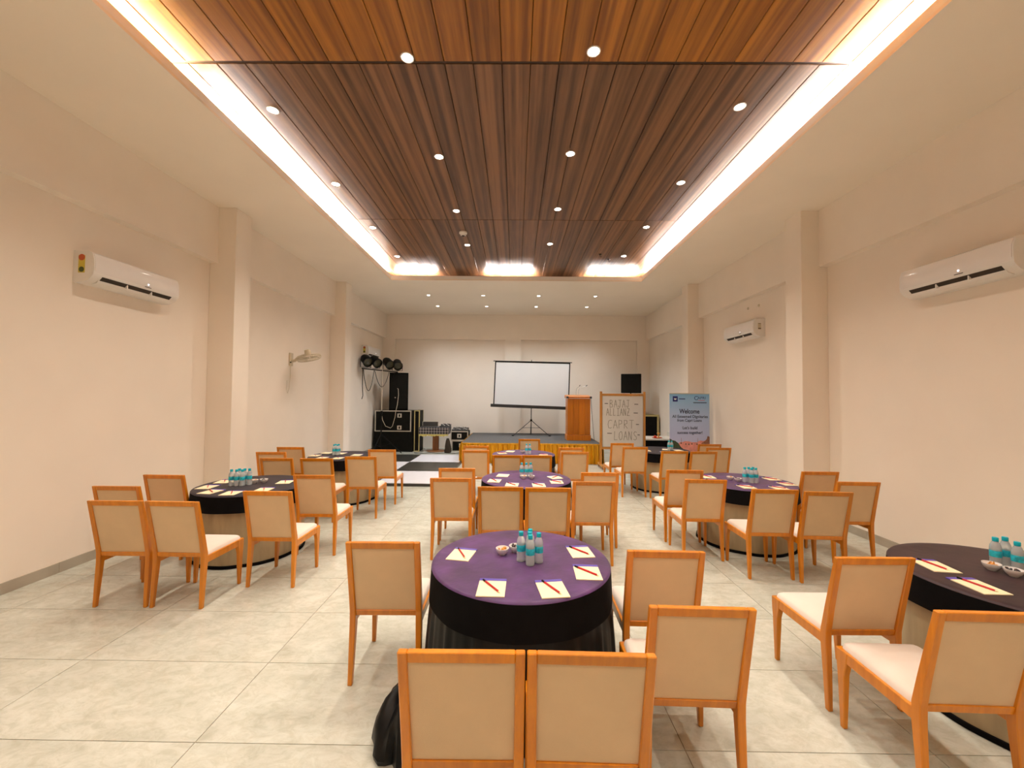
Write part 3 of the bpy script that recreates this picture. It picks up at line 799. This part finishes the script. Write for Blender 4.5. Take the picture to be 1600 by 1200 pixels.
# podium
pd = thing('podium', 'orange-brown wooden podium with gooseneck microphones on the stage', 'podium', (1.87, 12.0, SZ))
bbox('plinth', -.35, .35, -.01, .50, 0, .16, M_teak, pd, bevel=.004, seg=1)
bbox('body', -.335, .335, .018, .48, .16, 1.23, M_teak, pd)
for i in range(4):
    bbox('panel', -.335 + i * .1675 + .002, -.335 + (i + 1) * .1675 - .002, .002, .018, .17, 1.23, M_teak, pd, bevel=.003, seg=1)
bm = bmesh.new(); loft(bm, [[Vector((x, -.03, 1.24)), Vector((x, .52, 1.24)), Vector((x, .52, 1.34)), Vector((x, -.03, 1.29))] for x in (-.365, .365)]); obj('top', bm, M_teak, pd, bevel=.006, seg=1)
for s in (-1, 1):
    bbox('corner_cap', min(s * .31, s * .372), max(s * .31, s * .372), -.037, .04, 1.235, 1.295, M_steel, pd, bevel=.004, seg=1)
for x, b in ((-.06, .06), (.0, .15)):
    bm = bmesh.new(); tube(bm, [(x, .2, 1.29), (x, .2, 1.45), (x + b * .3, .18, 1.54), (x + b * .8, .14, 1.56), (x + b * 1.4, .1, 1.60)], .006, 6)
    mc = obj('microphone', bm, M_chrome, pd, smooth=True)
    bm = bmesh.new(); tube(bm, [(x + b * 1.4, .1, 1.60), (x + b * 1.7, .08, 1.63)], [.012, .010], 8); obj('mic_head', bm, M_steel, mc)
bm = bmesh.new(); tube(bm, sagline((2.252, 12.2, 1.80), (2.30, 11.9, .556), .05) , .006, 6)
tag(obj('microphone_cable', bm, M_black), 'thin black cable hanging from the podium to the stage edge', 'cable')

# whiteboard easel with handwriting
wb = thing('whiteboard_easel', 'whiteboard on a wooden wheeled easel with handwritten names, right of the stage', 'whiteboard', (2.78, 10.6, 0))
for s in (-1, 1):
    bbox('post', s * .56 - .028, s * .56 + .028, -.02, .025, .10, 1.98, M_pine, wb, bevel=.004, seg=1)
    ft = bbox('foot', s * .56 - .03, s * .56 + .03, -.30, .30, .06, .11, M_pine, wb, bevel=.006, seg=1)
    for y in (-.26, .26):
        bm = bmesh.new(); lathe(bm, [(.028, -.012), (.030, 0), (.028, .012)], 14, Matrix.Translation((s * .56, y, .030)) @ Matrix.Rotation(PI / 2, 4, 'Y')); obj('castor', bm, M_brown, ft)
bbox('top_rail', -.532, .532, -.018, .022, 1.865, 1.925, M_pine, wb, bevel=.004, seg=1)
bbox('bottom_rail', -.532, .532, -.018, .022, .49, .545, M_pine, wb, bevel=.004, seg=1)
bd = bbox('board', -.515, .515, -.012, .012, .555, 1.855, M_board, wb)
for a in ((-.525, -.512, .55, 1.86), (.512, .525, .55, 1.86), (-.525, .525, .548, .560), (-.525, .525, 1.850, 1.862)):
    bbox('board_edge', a[0], a[1], -.016, .012, a[2], a[3], M_alu, wb)
GL = {'A': [[(0, 0), (.45, 1), (.95, 0)], [(.2, .4), (.75, .4)]], 'B': [[(0, 0), (0, 1), (.6, .95), (.65, .65), (.1, .52), (.75, .4), (.7, .05), (0, 0)]],
      'C': [[(.95, .95), (.5, 1), (.1, .85), (0, .45), (.15, .05), (.6, 0), (.85, .1)]], 'I': [[(.1, 1), (.9, 1)], [(.5, 1), (.5, 0)], [(.1, 0), (.9, 0)]],
      'i': [[(.0, 1), (1, 1)], [(.55, 1), (.5, 0)]],
      'J': [[(.1, 1), (.95, 1)], [(.6, 1), (.62, .2), (.45, 0), (.2, .05), (.1, .25)]], 'L': [[(.1, 1), (.05, 0), (.8, .03)]],
      'N': [[(0, 0), (.05, 1), (.75, 0), (.8, 1)]], 'O': [[(.5, 1), (.1, .8), (0, .35), (.3, 0), (.75, .1), (.9, .55), (.7, .95), (.5, 1)]],
      'P': [[(.05, 0), (.05, 1), (.7, .95), (.75, .6), (.08, .48)]], 'R': [[(.05, 0), (.05, 1), (.7, .95), (.72, .6), (.08, .5), (.8, 0)]],
      'S': [[(.85, .9), (.4, 1), (.1, .8), (.3, .55), (.75, .4), (.8, .12), (.4, 0), (.05, .12)]], 'Z': [[(.05, 1), (.85, 1), (.05, 0), (.9, 0)], [(.25, .5), (.7, .5)]]}
def handwrite(word, x0, x1, z0, z1, m, parent, y, wdt=.006):
    bm = bmesh.new(); n = len(word); cw = (x1 - x0) / n
    for i, ch in enumerate(word):
        for stroke in GL[ch]:
            for (a, b), (c, d) in zip(stroke[:-1], stroke[1:]):
                p = Vector((x0 + (i + a * .78) * cw, y, z0 + b * (z1 - z0))); q = Vector((x0 + (i + c * .78) * cw, y, z0 + d * (z1 - z0)))
                dd = (q - p)
                if dd.length < 1e-5: continue
                dd.normalize(); nn = Vector((-dd.z, 0, dd.x)) * wdt; e = dd * wdt * .6
                loft(bm, [[p - e - nn, q + e - nn, q + e + nn, p - e + nn], [v + Vector((0, .0015, 0)) for v in (p - e - nn, q + e - nn, q + e + nn, p - e + nn)]])
    return obj('handwriting', bm, m, parent)
yb = -.0135
handwrite('BAJAJ', -.33, .20, 1.57, 1.76, M_inkpale, bd, yb); handwrite('ALLIANZ', -.42, .20, 1.36, 1.54, M_inkpale, bd, yb)
handwrite('CAPRi', -.38, .31, 1.03, 1.24, M_inkpale, bd, yb); handwrite('LOANS', -.22, .40, .73, .95, M_inkpale, bd, yb)
bm = bmesh.new()
for x0, x1, z in ((-.47, -.38, 1.67), (.30, .40, 1.655), (.28, .39, 1.43), (.34, .42, 1.135), (-.40, -.28, .90), (.38, .44, .865)):
    loft(bm, [[Vector((x0, yy, z - .009)), Vector((x1, yy, z - .011)), Vector((x1, yy, z + .007)), Vector((x0, yy, z + .009))] for yy in (yb, yb + .0015)])
obj('handwritten_dash', bm, M_ink, bd)

# welcome banner
bn = thing('welcome_banner', 'blue roll-up welcome banner standing by the right wall', 'banner', (4.08, 9.6, 0))
bbox('base', -.48, .48, -.10, .10, .0, .07, M_alu, bn, bevel=.012, seg=2)
bm = bmesh.new(); tube(bm, [(0, .03, .05), (0, .03, 1.92)], .010, 8); obj('pole', bm, M_steel, bn)
sh = bbox('sheet', -.465, .465, -.004, .004, .06, 1.935, M_sky, bn)
bbox('top_clip', -.468, .468, -.010, .010, 1.925, 1.945, M_alu, bn)
yf = -.0046
text('lettering', 'Welcome', .150, M_navy, bn, (0.0, yf, 1.515), width=.47, bold=.003)
text('lettering', 'All Esteemed Dignitaries', .093, M_navy, bn, (.015, yf, 1.395), width=.83, bold=.0012)
text('lettering', 'from Capri Loans', .093, M_navy, bn, (.0, yf, 1.305), width=.57, bold=.0012)
text('lettering', "Let's build", .093, M_navy, bn, (.01, yf, 1.13), width=.34, bold=.0012)
text('lettering', 'success together!', .093, M_navy, bn, (.01, yf, 1.02), width=.58, bold=.0012)
def flat(name, pts, m, y=yf, parent=bn):
    bm = bmesh.new(); prism(bm, pts, .0012, Matrix.Translation((0, y - .0012, 0))); return obj(name, bm, m, parent)
lg = flat('logo_square', [(-.39, 1.745), (-.275, 1.745), (-.275, 1.87), (-.39, 1.87)], M_logo)
flat('logo_mark', [(-.355, 1.785), (-.31, 1.785), (-.305, 1.83), (-.325, 1.818), (-.34, 1.818), (-.36, 1.83)], M_screen, yf - .0013, lg)
flat('small_print', [(-.245, 1.80), (-.10, 1.80), (-.10, 1.82), (-.245, 1.82)], M_logo)
text('logo_lettering', 'C', .135, M_logo, bn, (.155, yf, 1.825)); text('logo_lettering', 'APRI', .085, M_logo, bn, (.285, yf, 1.832), width=.19)
flat('logo_underline', [(.20, 1.772), (.36, 1.772), (.36, 1.782), (.20, 1.782)], M_red)
flat('small_print', [(.09, 1.715), (.40, 1.715), (.40, 1.733), (.09, 1.733)], M_navy)
rnd = random.Random(3)
pk = [(-.30, .55), (.465, .55), (.465, .90), (.40, .86), (.33, .83), (.24, .84), (.18, .80), (.05, .80), (-.02, .82), (-.12, .82), (-.16, .80), (-.22, .80), (-.30, .74)]
pkp = flat('printed_palace', pk, M_pink)
for x, z in ((-.21, .76), (-.10, .74), (-.03, .735), (.04, .745), (.16, .74)):
    flat('printed_window', [(x, z), (x + .025, z), (x + .025, z + .03), (x, z + .03)], M_green, yf - .0013, pkp)
for x in (-.195, .19):
    flat('printed_spire', [(x - .004, .80), (x + .004, .80), (x + .002, .90), (x - .002, .90)], M_brownp, yf - .0013, pkp)
flat('printed_trees', [(-.465, .50), (-.05, .50), (-.12, .62), (-.20, .68), (-.27, .78), (-.34, .83), (-.40, .84), (-.465, .88)], M_green, yf - .0026)
flat('printed_trees', [(.15, .50), (.465, .50), (.465, .93), (.42, .95), (.40, .88), (.36, .83), (.30, .80), (.25, .74), (.2, .66)], M_brownp, yf - .0026)

# ------------------------------------------------------------------ air conditioners
def air_conditioner(loc, rz, label, sticker):
    t = thing('air_conditioner', label, 'air conditioner', loc, rz, 'split air conditioners')
    L = 1.08
    prof = [(0, 0), (-.10, .0), (-.165, .03), (-.19, .055), (-.215, .085), (-.222, .14), (-.218, .25), (-.20, .305), (-.16, .33), (0, .335)]
    def ext(x0, x1, grow=0.0, sl=slice(None)):
        bm = bmesh.new(); pts = prof[sl]
        loft(bm, [[Vector((x, y - grow, z)) for y, z in pts] for x in (x0, x1)]); return bm
    obj('body', ext(0, L), M_white, t, smooth=True)
    bm = bmesh.new()
    fp = [(-.213, .092), (-.2265, .14), (-.2225, .25), (-.204, .308), (-.19, .308), (-.20, .25), (-.20, .10)]
    loft(bm, [[Vector((x, y, z)) for y, z in fp] for x in (.012, L - .012)]); obj('front_panel', bm, M_gloss, t, smooth=True)
    bm = bmesh.new()
    loft(bm, [[Vector((x, y, z)) for y, z in ((-.160, .022), (-.168, .0285), (-.213, .080), (-.204, .078))] for x in (.10, L - .10)]); obj('air_outlet', bm, M_dark, t)
    bm = bmesh.new()
    loft(bm, [[Vector((x, y, z)) for y, z in ((-.105, -.004), (-.165, .016), (-.182, .040), (-.178, .044), (-.16, .024), (-.105, .004))] for x in (.09, L - .09)]); obj('flap', bm, M_white, t)
    for x in (.39, .70):
        bbox('vane', x - .006, x + .006, -.206, -.165, .03, .072, M_white, t)
    bbox('indicator', .624, .636, -.2285, -.224, .137, .149, M_ind, t)
    bbox('maker_mark', .59, .67, -.2265, -.222, .108, .114, M_dark, t)
    if sticker == 'yellow':
        a = bbox('energy_sticker', -.0015, 0, -.125, -.055, .10, .285, M_yellow, t)
        bm = bmesh.new(); lathe(bm, [(.034, -.0012), (.034, 0)], 20, Matrix.Translation((-.0015, -.09, .262)) @ Matrix.Rotation(PI / 2, 4, 'Y')); obj('sticker_dial', bm, M_yred, a)
        bm = bmesh.new(); lathe(bm, [(.028, -.0012), (.028, 0)], 20, Matrix.Translation((-.0015, -.09, .135)) @ Matrix.Rotation(PI / 2, 4, 'Y')); obj('sticker_seal', bm, M_ygreen, a)
    elif sticker == 'grey':
        a = bbox('rating_plate', L, L + .0015, -.135, -.075, .13, .25, M_ivory, t)
        bbox('plate_bar', L + .0015, L + .0025, -.13, -.08, .14, .155, M_dark, a); bbox('plate_bar', L + .0015, L + .0025, -.13, -.08, .235, .242, M_dark, a)
    return t
air_conditioner((XL, 4.2, 3.0), PI / 2, 'white split air conditioner with yellow sticker, near end of left wall', 'yellow')
air_conditioner((XL, 12.2, 3.0), PI / 2, 'white split air conditioner above the lamp bar in the far left corner', 'yellow')
air_conditioner((XR, 4.72, 3.0), -PI / 2, 'white split air conditioner cut by the right edge, on the near right wall', None)
air_conditioner((XR, 8.70, 3.0), -PI / 2, 'white split air conditioner on the right wall between the pillars', 'grey')
for y, z, lab in ((7.81, 3.62, 'right one of two small wall plugs above the right air conditioner'), (8.17, 3.64, 'left one of two small wall plugs above the right air conditioner')):
    bm = bmesh.new(); lathe(bm, [(.028, 0), (.026, .012), (.010, .02)], 12, Matrix.Rotation(-PI / 2, 4, 'Y'))
    tag(obj('wall_plug', bm, M_ivory, None, (XR, y, z)), lab, 'wall plug', 'wall plugs')

# wall fan tilted down
fn = thing('wall_fan', 'ivory wall fan with its cage tilted down, on the left wall', 'fan', (XL, 8.35, 2.42))
bm = bmesh.new(); box(bm, 0, .035, -.06, .06, 0, .27); obj('wall_plate', bm, M_ivory, fn, bevel=.012)
bm = bmesh.new(); tube(bm, [(.02, 0, .10), (.10, 0, .11), (.17, 0, .18), (.30, 0, .22)], [.035, .03, .028, .03], 10); obj('arm', bm, M_ivory, fn, smooth=True)
FM = Matrix.Translation((.39, 0, .17)) @ Matrix.Rotation(math.radians(14), 4, 'X') @ Matrix.Rotation(math.radians(-8), 4, 'Y')
bm = bmesh.new(); lathe(bm, [(.03, .18), (.055, .165), (.065, .10), (.06, .055)], 16, FM); obj('motor', bm, M_ivory, fn, smooth=True)
bm = bmesh.new()
def ring(bm, r, z, rad): tube(bm, [FM @ Vector((r * math.cos(2 * PI * k / 32), r * math.sin(2 * PI * k / 32), z)) for k in range(33)], rad, 5, cap=False)
for r, z, w in ((.235, 0, .007), (.215, .04, .003), (.17, .055, .003), (.11, .062, .003), (.215, -.04, .003), (.17, -.058, .003), (.11, -.066, .003), (.05, -.068, .004)): ring(bm, r, z, w)
for k in range(36):
    a = 2 * PI * k / 36; c, s = math.cos(a), math.sin(a)
    tube(bm, [FM @ Vector((r * c, r * s, z)) for r, z in ((.04, -.068), (.17, -.058), (.215, -.04), (.235, 0), (.215, .04), (.17, .055), (.06, .062))], .0028, 4)
obj('cage', bm, M_ivory, fn)
bm = bmesh.new(); lathe(bm, [(.045, -.072), (.045, -.064)], 16, FM); obj('badge', bm, M_ivory, fn)
for k in range(3):
    bm = bmesh.new(); a0 = 2 * PI * k / 3; R = []
    for r, w, tw in ((.03, .25, .02), (.10, .45, .028), (.17, .42, .025), (.205, .25, .015)):
        R.append([FM @ Vector((r * math.cos(a0 + da), r * math.sin(a0 + da), zz)) for da, zz in ((-w, tw), (0, 0.002), (w, -tw), (w, -tw - .003), (0, -.001), (-w, tw - .003))])
    loft(bm, R); obj('blade', bm, M_ivory, fn, smooth=True)
bm = bmesh.new(); lathe(bm, [(.014, 0), (.014, .014)], 10, Matrix.Translation((.05, -.062, .07)) @ Matrix.Rotation(PI / 2, 4, 'X')); obj('knob', bm, M_dark, fn)
bm = bmesh.new(); tube(bm, [(.012, -.01, .0), (.012, -.005, -.20), (.012, -.03, -.46), (.012, -.09, -.56), (.012, -.14, -.48), (.012, -.12, -.30)], .004, 5); obj('cord', bm, M_ivory, fn)

# ------------------------------------------------------------------ sound equipment, far left
def flight_case(name, label, x0, x1, y0, y1, z0, z1, edge, latches=(), cat='flight case', e=.03):
    t = thing(name, label, cat, ((x0 + x1) / 2, (y0 + y1) / 2, z0))
    w, d, h = (x1 - x0) / 2, (y1 - y0) / 2, z1 - z0
    bbox('body', -w + .006, w - .006, -d + .006, d - .006, .006, h - .006, M_case, t)
    for sx in (-1, 1):
        for sy in (-1, 1):
            bbox('edge', sx * w - (e if sx > 0 else 0), sx * w + (0 if sx > 0 else e), sy * d - (e if sy > 0 else 0), sy * d + (0 if sy > 0 else e), 0, h, edge, t)
    for zz in (0, h - e):
        for sy in (-1, 1):
            bbox('edge', -w + e, w - e, sy * d - (e if sy > 0 else 0), sy * d + (0 if sy > 0 else e), zz, zz + e, edge, t)
    for lx, lz in latches:
        la = bbox('latch', lx - .07, lx + .07, -d - .006, -d + .006, lz - .065, lz + .065, M_alu, t, bevel=.006, seg=1)
        bbox('latch_bow', lx - .02, lx + .025, -d - .012, -d - .005, lz - .04, lz + .04, M_case, la)
    return t
flight_case('road_case', 'large plain black road case on the floor in the far left corner', -4.58, -3.32, 13.2, 14.1, .0, .65, M_case)
flight_case('flight_case', 'black flight case with silver edges and latches on top of the road case', -4.56, -3.38, 13.22, 14.05, .65, 1.33, M_alu, ((.21, .52), (.21, .13)))
flight_case('rack_case', 'narrow black case with brass edges beside the stacked flight cases', -3.30, -3.12, 13.3, 13.85, .0, 1.34, M_gilt)
sp = thing('column_speaker', 'tall black loudspeaker standing on the silver-edged flight case', 'speaker', (-3.90, 13.58, 1.33), .28)
bbox('cabinet', -.30, .30, -.25, .25, 0, 1.24, M_blackmat, sp, bevel=.012)
bbox('grille', -.27, .27, -.262, -.248, .04, 1.20, M_black, sp, bevel=.006, seg=1)
bm = bmesh.new(); lathe(bm, [(.018, 0), (.014, .01)], 12, Matrix.Translation((-.11, -.262, .42)) @ Matrix.Rotation(PI / 2, 4, 'X')); obj('badge', bm, M_alu, sp)
bm = bmesh.new(); tube(bm, [(.02, -.28, .72), (.05, -.285, .70), (.06, -.285, .5), (.03, -.29, .2), (.0, -.36, -.02), (-.02, -.36, -.2), (-.10, -.36, -.5), (-.16, -.36, -.56), (-.32, -.36, -.5), (-.42, -.36, -.3), (-.46, -.36, -.05)], .008, 6); tag(obj('speaker_cable', bm, M_ivory, None, (-3.88, 13.51, 1.33), (0, 0, .05), smooth=True), 'thin pale cable looping from the tall speaker over the case', 'cable')

ls = thing('light_stand', 'black tripod stand with a crossbar for stage lamps in the far left corner', 'light stand', (-4.15, 12.62, 0))
bm = bmesh.new(); tube(bm, [(0, 0, .10), (0, 0, 1.30)], .022, 10); obj('pole', bm, M_black, ls)
bm = bmesh.new(); tube(bm, [(0, 0, 1.28), (0, 0, 2.60)], .015, 10); obj('pole', bm, M_alu, ls)
bm = bmesh.new(); lathe(bm, [(.035, 1.24), (.035, 1.34)], 12); obj('collar', bm, M_black, ls)
BA, BB = Vector((-.37, -.70, 2.61)), Vector((.30, .62, 2.58))
bm = bmesh.new(); tube(bm, [BA, BB], .018, 8); obj('crossbar', bm, M_black, ls)
for x, y in ((.58, .22), (-.36, .40), (-.12, -.62)):
    bm = bmesh.new(); tube(bm, [(0, 0, .62), (x, y, .014)], .013, 8); obj('leg', bm, M_black, ls)
    bm = bmesh.new(); tube(bm, [(0, 0, .22), (x * .5, y * .5, .33)], .008, 6); obj('brace', bm, M_black, ls)
def par_can(p, yaw, pitch, label):
    t = thing('stage_lamp', label, 'stage lamp', p, 0, 'stage lamps on the crossbar')
    M = Matrix.Translation((0, 0, .235)) @ Matrix.Rotation(yaw, 4, 'Z') @ Matrix.Rotation(PI / 2 - pitch, 4, 'X')
    bm = bmesh.new(); lathe(bm, [(.05, -.19), (.10, -.17), (.135, -.08), (.14, .15), (.15, .16), (.15, .19), (.132, .19), (.125, .12), (.02, .10)], 24, M); obj('housing', bm, M_black, t, smooth=True)
    bm = bmesh.new(); lathe(bm, [(.002, .165), (.08, .16), (.128, .145), (.128, .13)], 24, M); obj('lens', bm, M_amber, t, smooth=True)
    MY = Matrix.Rotation(yaw, 4, 'Z')
    bm = bmesh.new(); tube(bm, [MY @ Vector(q) for q in ((-.16, 0, .25), (-.16, 0, .015), (0, 0, .008), (.16, 0, .015), (.16, 0, .25))], .010, 6); obj('yoke', bm, M_black, t)
for tt, yw, pt, w in ((.10, .75, -.5, 'first from the left wall'), (.34, .85, -.5, 'second from the left wall'), (.70, .8, -.5, 'third from the left wall, above the speaker'), (.985, .45, -.5, 'rightmost, above the speaker')):
    p = Vector((-4.15, 12.62, 0)) + BA.lerp(BB, tt) + Vector((0, 0, .034))
    par_can(p, yw, pt, 'black stage lamp on the crossbar, ' + w)
o = Vector((-4.15, 12.62, 0))
for a, b, sg, lab in ((.02, .30, .62, 'black lamp cable looped low under the left half of the crossbar'), (.32, .72, .48, 'black lamp cable hanging in a loop left of the tall speaker'), (.74, .88, .20, 'thin short lamp cable sagging beside the tall speaker')):
    bm = bmesh.new(); tube(bm, sagline(o + BA.lerp(BB, a) + Vector((.03, -.03, -.03)), o + BA.lerp(BB, b) + Vector((.03, -.03, -.03)), sg, 16), .009, 6)
    tag(obj('lamp_cable', bm, M_black, None, smooth=True), lab, 'cable', 'lamp cables')
bm = bmesh.new(); q = o + BA + Vector((.03, -.02, -.02)); tube(bm, [q, q + Vector((.0, 0, -.5)), q + Vector((.02, 0, -.78)), q + Vector((-.01, 0, -.88))], .011, 6)
tag(obj('lamp_cable', bm, M_black, None, smooth=True), 'black cable with plug hanging straight down at the left bar end', 'cable', 'lamp cables')

# mixing desk table
mt = thing('mixing_table', 'small table with dark patterned cloth and yellow trim left of the stage', 'table', (-2.62, 13.5, 0))
bbox('cloth', -.50, .46, -.30, .30, .57, .80, M_zig, mt, bevel=.01, seg=1)
bm = bmesh.new()
for i in range(48):
    x = -.50 + i * .02; z = .57 - (.03 + .012 * math.sin(i * 1.3) + .03 * abs(math.sin(i * .21)))
    loft(bm, [[Vector((x, -.306, z)), Vector((x + .019, -.306, z - .004)), Vector((x + .019, -.306, .575)), Vector((x, -.306, .575))], [Vector((x, -.298, z)), Vector((x + .019, -.298, z - .004)), Vector((x + .019, -.298, .575)), Vector((x, -.298, .575))]])
tag(obj('fringe', bm, M_yclo, mt), None, None, None, 'stuff')
bbox('pedestal', -.10, .10, -.06, .06, .05, .58, M_brown, mt, bevel=.01, seg=1)
bm = bmesh.new(); lathe(bm, [(.30, 0), (.30, .02), (.10, .05)], 24); obj('base', bm, M_brown, mt, smooth=True)
lp = thing('laptop', 'open laptop on the patterned mixing table', 'laptop', (-2.83, 13.46, .80))
bbox('keyboard', -.27, .27, -.16, .14, 0, .02, M_steel, lp, bevel=.004, seg=1)
bm = bmesh.new(); loft(bm, [[Vector((x, .13, .015)), Vector((x, .15, .015)), Vector((x, .19, .16)), Vector((x, .17, .16))] for x in (-.27, .27)]); ld = obj('lid', bm, M_alu, lp)
bm = bmesh.new(); loft(bm, [[Vector((x, .127, .025)), Vector((x, .130, .025)), Vector((x, .167, .15)), Vector((x, .164, .15))] for x in (-.25, .25)]); obj('display', bm, M_steel, ld)
def mixer(loc, w, d, h, label):
    t = thing('audio_mixer', label, 'mixer', loc, 0, 'audio mixers')
    bm = bmesh.new(); loft(bm, [[Vector((x, -d, 0)), Vector((x, d, 0)), Vector((x, d, h)), Vector((x, -d, h * .5))] for x in (-w, w)]); obj('body', bm, M_steel, t, bevel=.006, seg=1)
    rn = random.Random(int(w * 1000)); bm = bmesh.new(); bm2 = bmesh.new()
    for i in range(7):
        for j in range(4):
            x = -w * .85 + i * w * 1.7 / 6; y = -d * .75 + j * d * 1.5 / 3; z = h * (.75 + .25 * y / d)
            lathe(bm if (i + j) % 3 else bm2, [(.013, z - .004), (.010, z + .022)], 8, Matrix.Translation((x, y, 0)))
    tag(obj('knobs', bm, M_black, t), None, None, None, 'stuff'); tag(obj('knobs', bm2, M_white, t), None, None, None, 'stuff')
mixer((-2.31, 13.5, .80), .16, .2, .08, 'small audio mixer at the right end of the patterned table')
flight_case('equipment_case', 'lower black case with silver edges left of the stage', -2.08, -1.56, 13.4, 13.95, .0, .36, M_alu, ((.05, .2),))
flight_case('equipment_case', 'upper black rack case with silver edges carrying a mixer', -2.12, -1.54, 13.38, 13.95, .36, .67, M_alu, ((.0, .155),))
mixer((-1.83, 13.66, .67), .26, .22, .09, 'larger audio mixer with knobs on the stacked cases left of the stage')
fb = thing('cloth_bundle', 'dark cloth bundle hanging at the end of the mixing table', 'cloth', (-2.16, 13.12, 0))
bm = bmesh.new(); wv = []
R = []
for r, z in ((.09, 0), (.10, .05), (.085, .2), (.06, .36), (.035, .46)):
    R.append([bm.verts.new(((r * (1 + .25 * math.sin(5 * 2 * PI * k / 24 + z * 8))) * math.cos(2 * PI * k / 24), .6 * r * math.sin(2 * PI * k / 24), z)) for k in range(24)])
for a, b in zip(R[:-1], R[1:]):
    for i in range(24): bm.faces.new((a[i], a[(i + 1) % 24], b[(i + 1) % 24], b[i]))
bm.faces.new(R[-1]); obj('folds', bm, M_dark, fb, smooth=True)
bm = bmesh.new(); tube(bm, [(-3.2, 12.95, .01), (-2.9, 12.85, .01), (-2.7, 13.0, .01), (-2.45, 12.9, .01), (-2.2, 12.98, .01), (-1.9, 12.9, .01), (-1.7, 13.1, .01)], .009, 6)
tag(obj('floor_cable', bm, M_black, None, smooth=True), 'black cable lying on the floor in front of the mixing table', 'cable')

# ------------------------------------------------------------------ right rear
ss = thing('speaker_stand', 'black tripod speaker stand behind the whiteboard', 'speaker stand', (3.78, 13.4, 0))
bm = bmesh.new(); tube(bm, [(0, 0, .1), (0, 0, 1.97)], .018, 10); obj('pole', bm, M_black, ss)
for a in (210, 330, 90):
    r = math.radians(a); bm = bmesh.new(); tube(bm, [(0, 0, .75), (.24 * math.cos(r), .24 * math.sin(r), .014)], .012, 8); obj('leg', bm, M_black, ss)
sr = thing('loudspeaker', 'square black loudspeaker raised above the whiteboard', 'speaker', (3.79, 13.4, 1.97), -.27)
bbox('cabinet', -.315, .315, -.20, .25, 0, .62, M_blackmat, sr, bevel=.012)
bbox('grille', -.295, .295, -.212, -.198, .02, .60, M_black, sr, bevel=.006, seg=1)
flight_case('upright_case', 'upright black case with brass edges in the right rear corner', 4.08, 4.60, 13.1, 13.7, 0, 1.28, M_gilt, e=.06)
wt = thing('side_table', 'white-topped table with black sides between whiteboard and banner', 'table', (3.86, 11.35, 0))
bbox('top', -.55, .52, -.42, .42, .69, .73, M_wtable, wt, bevel=.006, seg=1)
bbox('body', -.52, .49, -.39, .39, .10, .69, M_blackcloth, wt)
for x in (-.5, .47):
    for y in (-.37, .37): bbox('leg', x - .02, x + .02, y - .02, y + .02, 0, .11, M_steel, wt)
bbox('end_board', .50, .52, .0, .42, .73, .86, M_wtable, wt)
dy = thing('ritual_lamp', 'small brass lamp on a red plate on the white-topped table', 'lamp', (3.86, 11.15, .7305))
bm = bmesh.new(); lathe(bm, [(.07, 0), (.13, .012), (.135, .022), (.06, .012), (.002, .012)], 20); obj('plate', bm, M_flamered, dy, smooth=True)
bm = bmesh.new(); lathe(bm, [(.05, .012), (.015, .03), (.012, .10), (.045, .13), (.05, .14), (.012, .15), (.008, .19), (.002, .21)], 16, Matrix.Translation((.04, 0, 0))); obj('stem', bm, M_flame, dy, smooth=True)
bm = bmesh.new(); lathe(bm, [(.03, .014), (.04, .04), (.03, .07), (.002, .08)], 12, Matrix.Translation((-.06, -.02, 0))); obj('cup', bm, M_flamered, dy, smooth=True)
